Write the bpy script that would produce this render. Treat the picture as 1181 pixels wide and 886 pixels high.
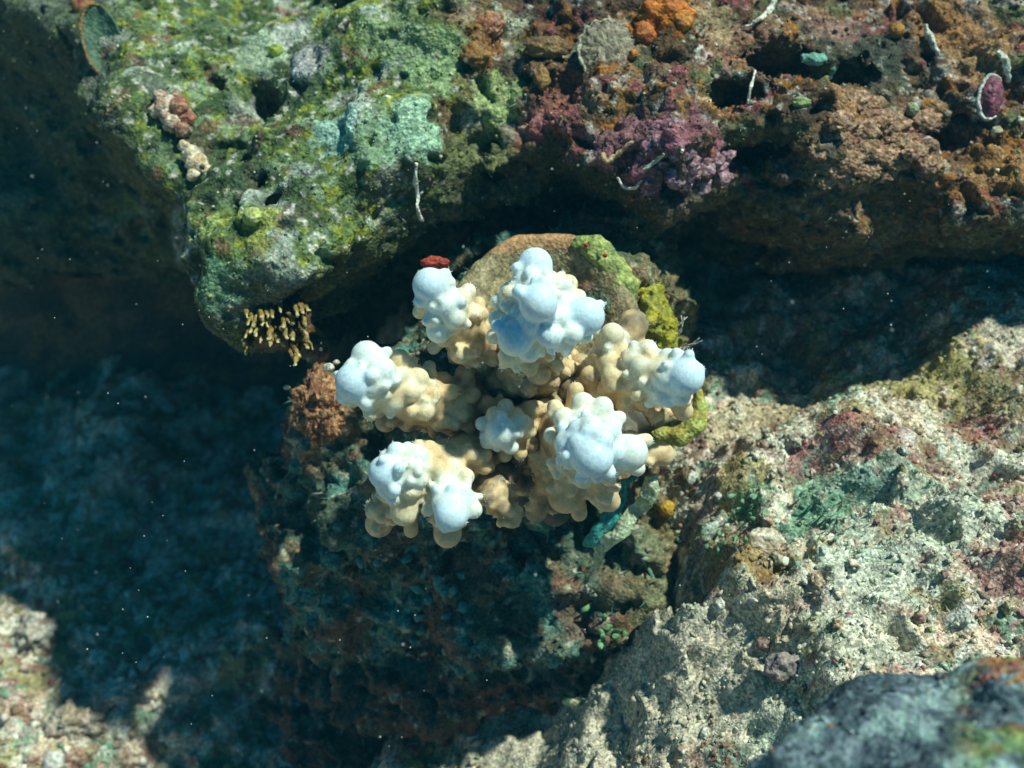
import bpy, math, random
import numpy as np
from mathutils import Matrix, Vector

for o in list(bpy.data.objects):
    bpy.data.objects.remove(o, do_unlink=True)
SC = bpy.context.scene
COL = SC.collection
random.seed(7)
RNG = np.random.default_rng(7)

# ------------------------------------------------------------------ camera
PITCH = math.radians(45)
CAM_LOC = np.array([0.0, -0.5, 0.95])
cam_d = bpy.data.cameras.new('camera')
cam = bpy.data.objects.new('camera', cam_d)
COL.objects.link(cam)
cam.location = CAM_LOC
cam.rotation_euler = (math.pi / 2 - PITCH, 0, 0)
cam_d.lens = 35
cam_d.sensor_width = 36
cam_d.clip_start = 0.02
cam_d.clip_end = 200
cam_d.dof.use_dof = True
cam_d.dof.focus_distance = 0.62
cam_d.dof.aperture_fstop = 5.6
SC.camera = cam
K = 36 / 35 / 1181.0
RT = np.array(Matrix.Rotation(math.pi / 2 - PITCH, 3, 'X'))      # camera space -> world


def at(px, py, d):
    """world point seen at photograph pixel (px, py) at depth d along the camera axis"""
    c = np.array([(px - 590.5) * K * d, -(py - 443) * K * d, -d])
    return RT @ c + CAM_LOC


def to_cam(P):
    """world points -> camera space (X right, Y up, D depth)"""
    c = (P - CAM_LOC) @ RT
    return c[..., 0], c[..., 1], -c[..., 2]


def to_px(P):
    x, y, d = to_cam(P)
    d = np.maximum(d, 1e-3)
    return 590.5 + x / (K * d), 443 - y / (K * d), d


# ------------------------------------------------------------------ light
SUN_DIR = Vector((0.44, 0.12, 0.89)).normalized()               # towards the sun
w = bpy.data.worlds.new('World')
SC.world = w
w.use_nodes = True
nt = w.node_tree
bg = nt.nodes['Background']
sky = nt.nodes.new('ShaderNodeTexSky')
sky.sky_type = 'NISHITA'
sky.sun_disc = False
sky.sun_elevation = math.asin(SUN_DIR.z)
sky.sun_rotation = math.atan2(SUN_DIR.x, SUN_DIR.y)
tint = nt.nodes.new('ShaderNodeMix')
tint.data_type = 'RGBA'
tint.blend_type = 'MULTIPLY'
tint.inputs[0].default_value = 1.0
tint.inputs[7].default_value = (0.06, 0.80, 1.05, 1)              # daylight filtered by sea water
nt.links.new(sky.outputs[0], tint.inputs[6])
nt.links.new(tint.outputs[2], bg.inputs[0])
bg.inputs[1].default_value = 0.06
sun_d = bpy.data.lights.new('sun', 'SUN')
sun_d.energy = 5.0
sun_d.angle = math.radians(2.0)
sun_d.color = (0.91, 1.0, 0.86)                             # sun seen through a few metres of sea
sun = bpy.data.objects.new('sun', sun_d)
COL.objects.link(sun)
sun.rotation_euler = SUN_DIR.to_track_quat('Z', 'Y').to_euler()
sun.location = (0.5, 0, 3)
SC.view_settings.view_transform = 'Standard'
SC.view_settings.look = 'None'
SC.view_settings.exposure = 0.08
SC.view_settings.gamma = 1
SC.render.engine = 'CYCLES'
SC.cycles.volume_bounces = 0

# ------------------------------------------------------------------ noise
_perm = np.random.default_rng(3).permutation(256).astype(np.int32)
_perm = np.concatenate([_perm, _perm, _perm])
_grad = np.array([[1,1,0],[-1,1,0],[1,-1,0],[-1,-1,0],[1,0,1],[-1,0,1],[1,0,-1],[-1,0,-1],
                  [0,1,1],[0,-1,1],[0,1,-1],[0,-1,-1],[1,1,0],[-1,1,0],[0,-1,1],[0,-1,-1]], dtype=np.float32)


def noise(P, freq, seed=0.0):
    P = (np.asarray(P, dtype=np.float32) * np.float32(freq) + np.array([seed * 17.13, seed * 5.71 + 3.3, seed * 9.7 + 7.7], dtype=np.float32))
    I = np.floor(P).astype(np.int32)
    F = P - I
    I &= 255
    U = F * F * F * (F * (F * 6 - 15) + 10)
    out = 0
    for dx in (0, 1):
        wx = U[..., 0] if dx else 1 - U[..., 0]
        a = _perm[I[..., 0] + dx]
        for dy in (0, 1):
            wy = U[..., 1] if dy else 1 - U[..., 1]
            b = _perm[a + I[..., 1] + dy]
            for dz in (0, 1):
                wz = U[..., 2] if dz else 1 - U[..., 2]
                g = _grad[_perm[b + I[..., 2] + dz] & 15]
                v = g[..., 0] * (F[..., 0] - dx) + g[..., 1] * (F[..., 1] - dy) + g[..., 2] * (F[..., 2] - dz)
                out = out + wx * wy * wz * v
    return out


def fbm(P, freq, octaves=4, seed=0.0, gain=0.5):
    s = 0
    a = 1.0
    for i in range(octaves):
        s = s + a * noise(P, freq * 2.03 ** i, seed + i * 1.7)
        a *= gain
    return s


def worley(P, freq, seed=0):
    """distance to nearest and second nearest feature point, and cell id in 0..1"""
    P = np.asarray(P, dtype=np.float32) * np.float32(freq)
    I = np.floor(P).astype(np.int32)
    F = P - I
    d1 = np.full(P.shape[:-1], 9.0, dtype=np.float32)
    d2 = d1.copy()
    cid = np.zeros(P.shape[:-1], dtype=np.float32)
    for dx in (-1, 0, 1):
        for dy in (-1, 0, 1):
            for dz in (-1, 0, 1):
                h = _perm[_perm[_perm[(I[..., 0] + dx + seed) & 255] + ((I[..., 1] + dy) & 255)] + ((I[..., 2] + dz) & 255)]
                ox = h / 255.0
                oy = _perm[h + 31] / 255.0
                oz = _perm[h + 87] / 255.0
                dd = np.sqrt((dx + ox - F[..., 0]) ** 2 + (dy + oy - F[..., 1]) ** 2 + (dz + oz - F[..., 2]) ** 2)
                n = dd < d1
                d2 = np.where(n, d1, np.minimum(d2, dd))
                cid = np.where(n, _perm[h + 140] / 255.0, cid)
                d1 = np.where(n, dd, d1)
    return d1, d2, cid


def sstep(a, b, x):
    t = np.clip((x - a) / (b - a), 0, 1)
    return t * t * (3 - 2 * t)


def smin(a, b, k):
    h = np.clip(0.5 + 0.5 * (b - a) / k, 0, 1)
    return b * (1 - h) + a * h - k * h * (1 - h)


def smax(a, b, k):
    return -smin(-a, -b, k)


# ------------------------------------------------------------------ meshing
def grid(lo, hi, h):
    n = [int(math.ceil((hi[i] - lo[i]) / h)) + 1 for i in range(3)]
    ax = [np.float32(lo[i]) + np.float32(h) * np.arange(n[i], dtype=np.float32) for i in range(3)]
    return np.stack(np.meshgrid(*ax, indexing='ij'), -1)


def surface_nets(F, lo, h):
    S = F < 0
    nx, ny, nz = F.shape
    c = [S[i:nx - 1 + i, j:ny - 1 + j, k:nz - 1 + k] for i in (0, 1) for j in (0, 1) for k in (0, 1)]
    cnt = sum(x.astype(np.int8) for x in c)
    act = (cnt > 0) & (cnt < 8)
    idx = np.full(act.shape, -1, dtype=np.int64)
    A = np.argwhere(act)
    idx[act] = np.arange(len(A))
    offs = [(i, j, k) for i in (0, 1) for j in (0, 1) for k in (0, 1)]
    vals = [F[A[:, 0] + o[0], A[:, 1] + o[1], A[:, 2] + o[2]] for o in offs]
    acc = np.zeros((len(A), 3))
    num = np.zeros(len(A))
    for a in range(8):
        for b in range(a + 1, 8):
            oa, ob = np.array(offs[a]), np.array(offs[b])
            if np.abs(oa - ob).sum() != 1:
                continue
            va, vb = vals[a], vals[b]
            m = (va < 0) != (vb < 0)
            t = np.where(m, va / np.where(m, va - vb, 1), 0)
            acc += np.where(m[:, None], oa + (ob - oa) * t[:, None], 0)
            num += m
    V = (A + acc / num[:, None]) * h + np.asarray(lo)
    Q = []
    for axis in range(3):
        s1 = [slice(0, n) for n in F.shape]
        s2 = list(s1)
        s1[axis] = slice(0, F.shape[axis] - 1)
        s2[axis] = slice(1, F.shape[axis])
        a, b = S[tuple(s1)], S[tuple(s2)]
        for flip, m in ((False, a & ~b), (True, ~a & b)):
            E = np.argwhere(m)
            o1, o2 = [(1, 2), (2, 0), (0, 1)][axis]
            ok = (E[:, o1] > 0) & (E[:, o2] > 0) & (E[:, o1] < F.shape[o1] - 1) & (E[:, o2] < F.shape[o2] - 1)
            E = E[ok]
            def cell(da, db):
                G = E.copy()
                G[:, o1] += da
                G[:, o2] += db
                return idx[G[:, 0], G[:, 1], G[:, 2]]
            q = np.stack([cell(-1, -1), cell(0, -1), cell(0, 0), cell(-1, 0)], 1)
            Q.append(q[:, ::-1] if flip else q)
    return V, np.concatenate(Q)


def compact(V, Q, *attrs):
    used = np.unique(Q)
    m = np.full(len(V), -1, dtype=np.int64)
    m[used] = np.arange(len(used))
    return (V[used], m[Q]) + tuple(a[used] for a in attrs)


def normals(V, Q):
    n = np.cross(V[Q[:, 2]] - V[Q[:, 0]], V[Q[:, 3]] - V[Q[:, 1]]) if Q.shape[1] == 4 else np.cross(V[Q[:, 1]] - V[Q[:, 0]], V[Q[:, 2]] - V[Q[:, 0]])
    N = np.zeros_like(V)
    for i in range(Q.shape[1]):
        for a in range(3):
            N[:, a] += np.bincount(Q[:, i], n[:, a], len(V))
    return N / np.maximum(np.linalg.norm(N, axis=1), 1e-12)[:, None]


def smooth(V, Q, it=1, lam=0.5):
    for _ in range(it):
        S = np.zeros_like(V)
        C = np.zeros(len(V))
        for i in range(4):
            for j in ((i + 1) % 4, (i - 1) % 4):
                C += np.bincount(Q[:, i], minlength=len(V))
                for a in range(3):
                    S[:, a] += np.bincount(Q[:, i], V[Q[:, j], a], len(V))
        V = V + lam * (S / np.maximum(C, 1)[:, None] - V)
    return V


def subdivide(V, Q):
    n = len(V)
    E = np.concatenate([np.stack([Q[:, i], Q[:, (i + 1) % 4]], 1) for i in range(4)])
    E.sort(axis=1)
    key = E[:, 0] * n + E[:, 1]
    u, first, inv = np.unique(key, return_index=True, return_inverse=True)
    mid = 0.5 * (V[E[first, 0]] + V[E[first, 1]])
    cen = V[Q].mean(1)
    m = len(Q)
    e = [n + inv[i * m:(i + 1) * m] for i in range(4)]
    c = n + len(u) + np.arange(m)
    V2 = np.concatenate([V, mid, cen])
    Q2 = np.concatenate([np.stack([Q[:, i], e[i], c, e[(i - 1) % 4]], 1) for i in range(4)])
    return V2, Q2


def mesh_np(name, V, F, col=None, mat=None, smooth_shade=True):
    me = bpy.data.meshes.new(name)
    V = np.ascontiguousarray(V, dtype=np.float32)
    F = np.ascontiguousarray(F, dtype=np.int32)
    k = F.shape[1]
    me.vertices.add(len(V))
    me.vertices.foreach_set('co', V.ravel())
    me.loops.add(F.size)
    me.loops.foreach_set('vertex_index', F.ravel())
    me.polygons.add(len(F))
    me.polygons.foreach_set('loop_start', np.arange(0, F.size, k, dtype=np.int32))
    me.polygons.foreach_set('loop_total', np.full(len(F), k, dtype=np.int32))
    me.polygons.foreach_set('use_smooth', np.full(len(F), smooth_shade))
    me.update(calc_edges=True)
    if col is not None:
        a = me.color_attributes.new('Col', 'FLOAT_COLOR', 'POINT')
        c4 = np.ones((len(V), 4), dtype=np.float32)
        c4[:, :3] = col
        a.data.foreach_set('color', c4.ravel())
    if mat:
        me.materials.append(mat)
    return me


def link(name, me, parent=None, loc=None):
    o = bpy.data.objects.new(name, me)
    COL.objects.link(o)
    if parent:
        o.parent = parent
    if loc is not None:
        o.location = loc
    return o


def tag(o, label=None, cat=None, group=None, kind=None):
    for k, v in (('label', label), ('category', cat), ('group', group), ('kind', kind)):
        if v:
            o[k] = v
    return o


def empty(name, loc):
    o = bpy.data.objects.new(name, None)
    o.empty_display_size = 0.02
    COL.objects.link(o)
    o.location = Vector([float(v) for v in loc])
    return o


def put(name, V, F, mat, col=None, parent=None, smooth_shade=True, origin=None):
    """world-space vertices -> object; a child is stored relative to its (unrotated) parent"""
    V = np.asarray(V, dtype=np.float64)
    if parent is not None:
        return link(name, mesh_np(name, V - np.array(parent.location), F, col, mat, smooth_shade), parent)
    if origin is None:
        origin = np.array([V[:, 0].mean(), V[:, 1].mean(), V[:, 2].min()])
    return link(name, mesh_np(name, V - origin, F, col, mat, smooth_shade), None, origin)


# ------------------------------------------------------------------ materials
def mat_reef(name, fine=900.0, vary=0.55, bump=0.6, rough=0.75, spec=0.25, sss=0.0, grain=0.0):
    """vertex-coloured encrusted surface with fine colour mottling and grain"""
    m = bpy.data.materials.new(name)
    m.use_nodes = True
    N, L = m.node_tree.nodes, m.node_tree.links
    b = N['Principled BSDF']
    b.inputs['Roughness'].default_value = rough
    b.inputs['Specular IOR Level'].default_value = spec
    ca = N.new('ShaderNodeVertexColor')
    ca.layer_name = 'Col'
    g = N.new('ShaderNodeNewGeometry')
    n1 = N.new('ShaderNodeTexNoise')
    n1.inputs['Scale'].default_value = fine * 0.35
    n1.inputs['Detail'].default_value = 4
    n1.inputs['Roughness'].default_value = 0.7
    n2 = N.new('ShaderNodeTexVoronoi')
    n2.inputs['Scale'].default_value = fine * 0.5
    L.new(g.outputs['Position'], n1.inputs['Vector'])
    L.new(g.outputs['Position'], n2.inputs['Vector'])
    # brightness mottling
    mr = N.new('ShaderNodeMapRange')
    mr.inputs['From Min'].default_value = 0.32
    mr.inputs['From Max'].default_value = 0.68
    mr.inputs['To Min'].default_value = 1 - vary
    mr.inputs['To Max'].default_value = 1 + vary
    L.new(n1.outputs['Fac'], mr.inputs['Value'])
    mul = N.new('ShaderNodeMix')
    mul.data_type = 'RGBA'
    mul.blend_type = 'MULTIPLY'
    mul.inputs[0].default_value = 1
    mul.clamp_result = False
    L.new(ca.outputs['Color'], mul.inputs[6])
    L.new(mr.outputs[0], mul.inputs[7])
    # hue mottling from the noise colour
    hue = N.new('ShaderNodeMix')
    hue.data_type = 'RGBA'
    hue.blend_type = 'OVERLAY'
    hue.inputs[0].default_value = vary * 0.6
    L.new(mul.outputs[2], hue.inputs[6])
    L.new(n1.outputs['Color'], hue.inputs[7])
    out = hue.outputs[2]
    if grain:                                                # pale and dark grains of shell and grit
        n3 = N.new('ShaderNodeTexVoronoi')
        n3.inputs['Scale'].default_value = fine * 0.55
        L.new(g.outputs['Position'], n3.inputs['Vector'])
        sp = N.new('ShaderNodeSeparateColor')
        L.new(n3.outputs['Color'], sp.inputs[0])
        m3 = N.new('ShaderNodeMapRange')
        m3.inputs['To Min'].default_value = 1 - grain
        m3.inputs['To Max'].default_value = 1 + grain
        L.new(sp.outputs[0], m3.inputs['Value'])
        x3 = N.new('ShaderNodeMix')
        x3.data_type = 'RGBA'
        x3.blend_type = 'MULTIPLY'
        x3.inputs[0].default_value = 1
        L.new(out, x3.inputs[6])
        L.new(m3.outputs[0], x3.inputs[7])
        out = x3.outputs[2]
    L.new(out, b.inputs['Base Color'])
    bp = N.new('ShaderNodeBump')
    bp.inputs['Strength'].default_value = bump
    bp.inputs['Distance'].default_value = 0.0012
    add = N.new('ShaderNodeMath')
    L.new(n1.outputs['Fac'], add.inputs[0])
    L.new(n2.outputs['Distance'], add.inputs[1])
    L.new(add.outputs[0], bp.inputs['Height'])
    L.new(bp.outputs[0], b.inputs['Normal'])
    if sss:
        b.inputs['Subsurface Weight'].default_value = sss
        b.inputs['Subsurface Radius'].default_value = (1.0, 0.8, 0.6)
        b.inputs['Subsurface Scale'].default_value = 0.004
    return m


M_ROCK = mat_reef('reef_rock', 800, 0.6, 0.8, grain=0.35)
M_SAND = mat_reef('reef_rubble', 1000, 0.5, 0.55, 0.85, 0.25, 0, 0.5)
M_BITS = mat_reef('reef_bits', 1200, 0.35, 0.5, 0.65, 0.3)
M_SOFT = mat_reef('sponge_tissue', 800, 0.4, 0.7, 0.6, 0.3, 0.1, 0.25)
M_ALGA = mat_reef('algae', 1200, 0.3, 0.2, 0.6, 0.3)


def mat_coral():
    m = mat_reef('living_coral', 1300, 0.14, 0.14, 0.5, 0.3, 0.7)
    return m


M_CORAL = mat_coral()

C = lambda *a: np.array(a, dtype=np.float32)


def lay(col, c, m):
    """lay colour c over col with mask m"""
    m = np.clip(m, 0, 1)[:, None]
    return col * (1 - m) + np.asarray(c, dtype=np.float32) * m


def spot(P, p, r, k=0.35, f=60, seed=0, sq=(1, 1)):
    """ragged blotch of pigment round the world point p"""
    d = np.linalg.norm(P - p, axis=1) / r
    out = np.zeros(len(P))
    i = np.nonzero(d < 1.8)[0]
    if len(i):
        out[i] = 1 - sstep(0.70, 1.10, d[i] + k * fbm(P[i], f, 4, seed, .6))
    return out

# ------------------------------------------------------------------ seabed
CP = []   # control points x, y, z from (px, py, depth)
for px, py, d in [(1000, 500, .72), (1000, 800, .60), (820, 490, .80), (700, 850, .735), (600, 885, .785), (1181, 360, .79), (900, 440, .86), (1000, 400, .83), (870, 530, .735),
                  (800, 700, .67), (860, 620, .665), (950, 640, .655), (1181, 600, .64), (1181, 880, .55), (850, 880, .63), (720, 560, .80), (760, 790, .70),
                  (640, 800, .875), (600, 850, .825), (690, 740, .82), (500, 880, .82), (400, 870, .95), (350, 700, 1.06), (150, 700, 1.08), (100, 800, 1.0), (0, 860, .95), (250, 870, .98), (0, 650, 1.10), (100, 500, 1.22), (300, 500, 1.25),
                  (900, 300, .95), (1181, 250, .95), (600, 300, 1.2), (1300, 450, .7), (1350, 800, .55), (-150, 800, 1.0), (-200, 400, 1.5), (200, 1000, .95), (800, 1000, .6),
                  (560, 960, .74)]:
    CP.append(at(px, py, d))
CP = np.array(CP)


def base_height(x, y):
    num = 0
    den = 0
    for p in CP:
        r2 = (x - p[0]) ** 2 + (y - p[1]) ** 2 + 0.0006
        wgt = 1 / r2 ** 1.8
        num = num + wgt * p[2]
        den = den + wgt
    z = num / den
    return z


def axis(segs):
    out = [segs[0][0]]
    for a, b, s in segs:
        n = max(1, int(round((b - a) / s)))
        out.extend(list(np.linspace(a, b, n + 1)[1:]))
    return np.array(out)


far = lambda a, n: [a * (1.5 ** i) for i in range(n)]
xs = axis([(-0.80, -0.60, .008), (-0.60, -0.10, .0034), (-0.10, 0.50, .0018), (0.50, 0.70, .006)])
ys = axis([(-0.55, -0.30, .008), (-0.30, 0.16, .0022), (0.16, 0.40, .005), (0.40, 0.75, .012)])
g_out = np.array([0.05 * 1.45 ** i for i in range(16)]).cumsum()
xs = np.concatenate([(xs[0] - g_out)[::-1], xs, xs[-1] + g_out])
ys = np.concatenate([(ys[0] - g_out)[::-1], ys, ys[-1] + g_out])
X, Y = np.meshgrid(xs, ys, indexing='ij')
Z = base_height(X, Y)
P = np.stack([X, Y, Z], -1).reshape(-1, 3)
nX, nY = len(xs), len(ys)
ii, jj = np.meshgrid(np.arange(nX - 1), np.arange(nY - 1), indexing='ij')
a = (ii * nY + jj).ravel()
QF = np.stack([a, a + nY, a + nY + 1, a + 1], 1)
w1, w2, wc = worley(P, 22, 5)
v1, v2, vc = worley(P + 0.006 * np.stack([noise(P, 60, 1), noise(P, 60, 2), noise(P, 60, 3)], -1), 75, 9)
u1, u2, uc = worley(P, 190, 4)
dz = 0.022 * fbm(P, 9, 3, 1.0) + 0.011 * fbm(P, 26, 2, 4.0, 0.5) + 0.011 * (0.5 - w1) + 0.0035 * (0.55 - v1) + 0.0012 * (0.5 - u1) + 0.0022 * fbm(P, 160, 3, 6.0, 0.6)
pitn = noise(P, 36, 11)
dz -= 0.010 * sstep(0.30, 0.5, pitn)
for a_, b_, r_, q_ in ((803, 650, 34, .045), (905, 645, 12, .008), (1120, 560, 22, .012), (1160, 500, 26, .012)):
    pit_ = at(a_, b_, .69 if a_ < 850 else .66)
    dd_ = np.hypot(P[:, 0] - pit_[0], (P[:, 1] - pit_[1]) * .9) / (r_ * K * .68)
    dz -= q_ * (1 - sstep(.5, 1.3, dd_ + .3 * fbm(P, 50, 2, 150)))
P2 = P.copy()
P2[:, 2] += dz
P2[:, 0] += 0.004 * noise(P, 90, 21)
P2[:, 1] += 0.004 * noise(P, 90, 22)
pxf, pyf, df = to_px(P2)
hi = sstep(-0.02, 0.02, v1 * 0 + fbm(P, 40, 3, 14.0))
col = np.tile(C(.54, .43, .31), (len(P), 1))
col = lay(col, C(.50, .34, .27), .6 * sstep(0, .3, fbm(P, 17, 4, 141, .6)))
col = lay(col, C(.64, .60, .46), sstep(0.0, 0.35, fbm(P, 28, 3, 31)))
col = lay(col, C(.20, .16, .08), .85 * sstep(0.08, 0.4, fbm(P, 45, 3, 33)))
col = lay(col, C(.25, .24, .09), 0.8 * sstep(0.12, 0.35, fbm(P, 20, 3, 35)))
col = lay(col, C(.13, .27, .19), 0.75 * sstep(0.2, 0.42, fbm(P, 34, 3, 37)))
col = lay(col, C(.27, .10, .10), 0.6 * sstep(0.36, 0.5, fbm(P, 38, 3, 39)))
col = lay(col, C(.20, .085, .05), 0.8 * sstep(0.3, 0.5, fbm(P, 60, 2, 41)))
col = lay(col, C(.60, .60, .52), 0.8 * (vc > 0.86) * sstep(0.5, 0.3, v1))
col = lay(col, C(.35, .13, .15), 0.5 * (uc > 0.96))
col = lay(col, C(.15, .12, .07), 0.6 * (uc < 0.12))
col = lay(col, C(.62, .60, .52), 0.6 * ((uc > 0.4) & (uc < 0.5)))
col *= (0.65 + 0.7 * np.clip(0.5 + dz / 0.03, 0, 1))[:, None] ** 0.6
for k_, (a_, b_, r_, c_) in enumerate([(932, 538, 26, (.33, .06, .09)), (1030, 505, 34, (.24, .06, .07)), (955, 495, 22, (.36, .09, .14)), (985, 490, 18, (.30, .08, .08)), (1125, 495, 34, (.30, .09, .09)), (1150, 640, 40, (.27, .10, .11)),
        (1045, 640, 26, (.28, .12, .12)), (895, 474, 34, (.34, .08, .04)), (1160, 575, 24, (.32, .10, .11)), (965, 700, 20, (.32, .14, .13)), (915, 735, 14, (.25, .07, .05)),
        (960, 565, 40, (.17, .33, .23)), (1040, 550, 34, (.24, .36, .26)), (930, 605, 26, (.10, .26, .16)), (860, 590, 26, (.12, .28, .16)), (1000, 650, 60, (.52, .58, .46)), (1090, 600, 50, (.52, .56, .43)), (1010, 570, 20, (.12, .20, .18)),
        (870, 648, 34, (.26, .17, .05)), (855, 545, 30, (.30, .25, .09)), (1090, 435, 50, (.34, .31, .10)), (1030, 440, 40, (.32, .28, .10)), (1165, 455, 50, (.24, .20, .08)), (1160, 385, 40, (.56, .50, .40)), (840, 640, 20, (.20, .14, .06)),
        (880, 480, 40, (.40, .36, .22)), (830, 500, 36, (.44, .38, .24)), (900, 820, 60, (.50, .54, .42)), (790, 800, 60, (.56, .52, .40)), (1000, 730, 60, (.52, .52, .40)), (880, 700, 40, (.50, .44, .32)), (745, 770, 60, (.66, .59, .44)), (690, 850, 70, (.66, .60, .46)), (600, 870, 60, (.64, .58, .44)), (820, 760, 60, (.64, .58, .46)), (1125, 540, 30, (.52, .52, .42))]):
    near_ = np.argmin((pxf - a_) ** 2 + (pyf - b_) ** 2 + 400 * (P[:, 2] < .3))
    col = lay(col, C(*c_), (.55 if c_[0] > 1.8 * c_[1] else .75) * spot(P, P[near_], r_ * K * .7, .9, 75, 100 + k_))
# cleaner sand in the near middle
sandm = sstep(0.5, 0.9, 1 - np.linalg.norm((P - at(700, 840, .75)) / np.array([.16, .07, .2]), axis=1) + 0.6)
col = lay(col, C(.50, .46, .34) * (0.8 + 0.4 * (0.5 - u1))[:, None], 0.7 * sandm)
# deep left: pale grey-brown dead coral rubble
deep = sstep(0.30, 0.22, P[:, 2])
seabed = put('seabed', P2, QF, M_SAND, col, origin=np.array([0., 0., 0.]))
tag(seabed, kind='structure')
FLOOR = (P2, QF, col)

# ------------------------------------------------------------------ upper ledge
prof = np.array([  # px, py of the lower edge, depth there
    (-500, 300, .80), (-200, 300, .76), (0, 300, .72), (100, 312, .70), (170, 335, .70), (225, 385, .69), (270, 398, .665), (315, 350, .665), (400, 290, .67), (480, 240, .675), (560, 224, .68),
    (640, 222, .68), (720, 234, .675), (780, 250, .655), (825, 243, .655), (862, 216, .675), (905, 255, .665), (960, 287, .665), (1030, 305, .67),
    (1100, 288, .675), (1181, 275, .68), (1400, 255, .68), (1800, 250, .70)])
pX = (prof[:, 0] - 590.5) * K * prof[:, 2]
pY = -(prof[:, 1] - 443) * K * prof[:, 2]
pD = prof[:, 2]
ellip = lambda p, c, r: (np.sqrt((((p - c) / r) ** 2).sum(-1)) - 1) * min(r)


def ledge_sdf(Xc, Yc, Dc):
    """camera-space rock mass: above the lower edge, behind the front face"""
    Yb = np.interp(Xc, pX, pY)
    Df = np.interp(Xc, pX, pD)
    back = sstep(1.25, 1.5, Dc)
    under = (Yb + 0.010 + 0.03 * np.clip(Dc - Df, 0, .2)) - back * 1.2
    front = Df + 0.42 * (Yc - Yb) + 0.5 * np.clip(Yc - Yb - 0.16, 0, 1)
    main = smax((under - Yc) * 0.9, (front - Dc) * 0.85, 0.075)
    # the lit mass ends to the left along a slanting ridge
    Xl = np.interp(Yc, RY, RX) - 0.25 * (Dc - 0.66)
    main = smax(main, (Xl - Xc) * 0.8, 0.05)
    # a recessed, slightly overhanging wall behind it
    bf = 1.06 - 0.25 * (Yc - 0.10)
    wall = smax((under + 0.02 - Yc) * 0.9, (bf - Dc) * 0.9, 0.05)
    return smin(main, wall, 0.03)


ridge = np.array([(-500, -500), (-300, -200), (-40, -70), (62, 0), (92, 90), (165, 150), (195, 230), (222, 300), (225, 500)], dtype=float)  # first points lie out of frame, added so the rock shades the left wall
RX = ((ridge[:, 0] - 590.5) * K * 0.69)[::-1]
RY = (-(ridge[:, 1] - 443) * K * 0.69)[::-1]
h = 0.0090
# work on a camera-aligned grid, then carry the vertices to the world
lo, hi_ = (-1.05, -0.62, -1.62), (0.85, 0.56, -0.56)
G = grid(lo, hi_, h)
F = ledge_sdf(G[..., 0], G[..., 1], -G[..., 2])
band = np.abs(F) < 0.07
GB = G[band]
nb = 0.030 * fbm(GB, 8, 2, 2.0) + 0.013 * fbm(GB, 26, 2, 3.0)
F[band] += nb.astype(F.dtype)


def bore(F, G, px, py, d, r, ang=0, depth=0.06):
    c = np.array([(px - 590.5) * K * d, -(py - 443) * K * d, -d])
    q = G - c
    ca, sa = math.cos(ang), math.sin(ang)
    u = q[..., 0] * ca + q[..., 1] * sa
    v = -q[..., 0] * sa + q[..., 1] * ca
    e = (np.sqrt((u / r[0]) ** 2 + (v / r[1]) ** 2 + (q[..., 2] / depth) ** 2) - 1) * min(r)
    return smax(F, -e, 0.006)


def surf_depth(F, G, px, py):
    """first depth at which the ray through a pixel meets the rock"""
    for d in np.arange(0.56, 1.3, 0.003):
        c = np.array([(px - 590.5) * K * d, -(py - 443) * K * d, -d])
        i = np.round((c - np.array(lo)) / h).astype(int)
        if (i < 0).any() or (i >= np.array(F.shape)).any():
            continue
        if F[tuple(i)] < 0:
            return d
    return 0.75


for px, py, rx, ry, an, dep in [(303, 118, 20, 30, .35, .05), (245, 95, 12, 12, 0, .025), (262, 243, 14, 17, .1, .05), (292, 203, 22, 9, -.5, .03),
                                (312, 229, 12, 7, 0, .03), (268, 172, 22, 8, -.6, .02), (70, 60, 16, 40, .3, .03), (990, 80, 46, 20, .2, .07), (880, 168, 46, 18, .25, .06), (915, 62, 50, 17, 0, .06), (845, 110, 34, 18, .3, .05), (1070, 95, 24, 12, .4, .04), (1095, 160, 26, 12, .2, .04),
                                (395, 0, 24, 12, 0, .03), (700, 130, 18, 10, .3, .015)]:
    d = surf_depth(F, G, px, py)
    F = bore(F, G, px, py, d, (rx * K * d, ry * K * d), an, dep)
F[:, :, 0] = np.maximum(F[:, :, 0], .01)
F[0] = np.maximum(F[0], .01); F[-1] = np.maximum(F[-1], .01)
F[:, 0] = np.maximum(F[:, 0], .01); F[:, -1] = np.maximum(F[:, -1], .01)
V, Q = surface_nets(F, lo, h)
V = smooth(V, Q, 1)
cx = V[Q].mean(1)
pxq, pyq = 590.5 + cx[:, 0] / (K * -cx[:, 2]), 443 - cx[:, 1] / (K * -cx[:, 2])
nq = np.cross(V[Q[:, 2]] - V[Q[:, 0]], V[Q[:, 3]] - V[Q[:, 1]])
vis = (pxq > -300) & (pxq < 1580) & (pyq > -130) & (pyq < 480) & (-cx[:, 2] < 1.2)
# signs: is the quad winding outward?
RTl = lambda V: V @ RT.T + CAM_LOC
Vf, Qf = compact(V, Q[vis])
Vb, Qb = compact(V, Q[~vis])
Vf, Qf = subdivide(Vf, Qf)
Vf = smooth(Vf, Qf, 2)
Vf, Qf = subdivide(Vf, Qf)
Vf = smooth(Vf, Qf, 1)
Vf = RTl(Vf)
Nf = normals(Vf, Qf)


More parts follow.
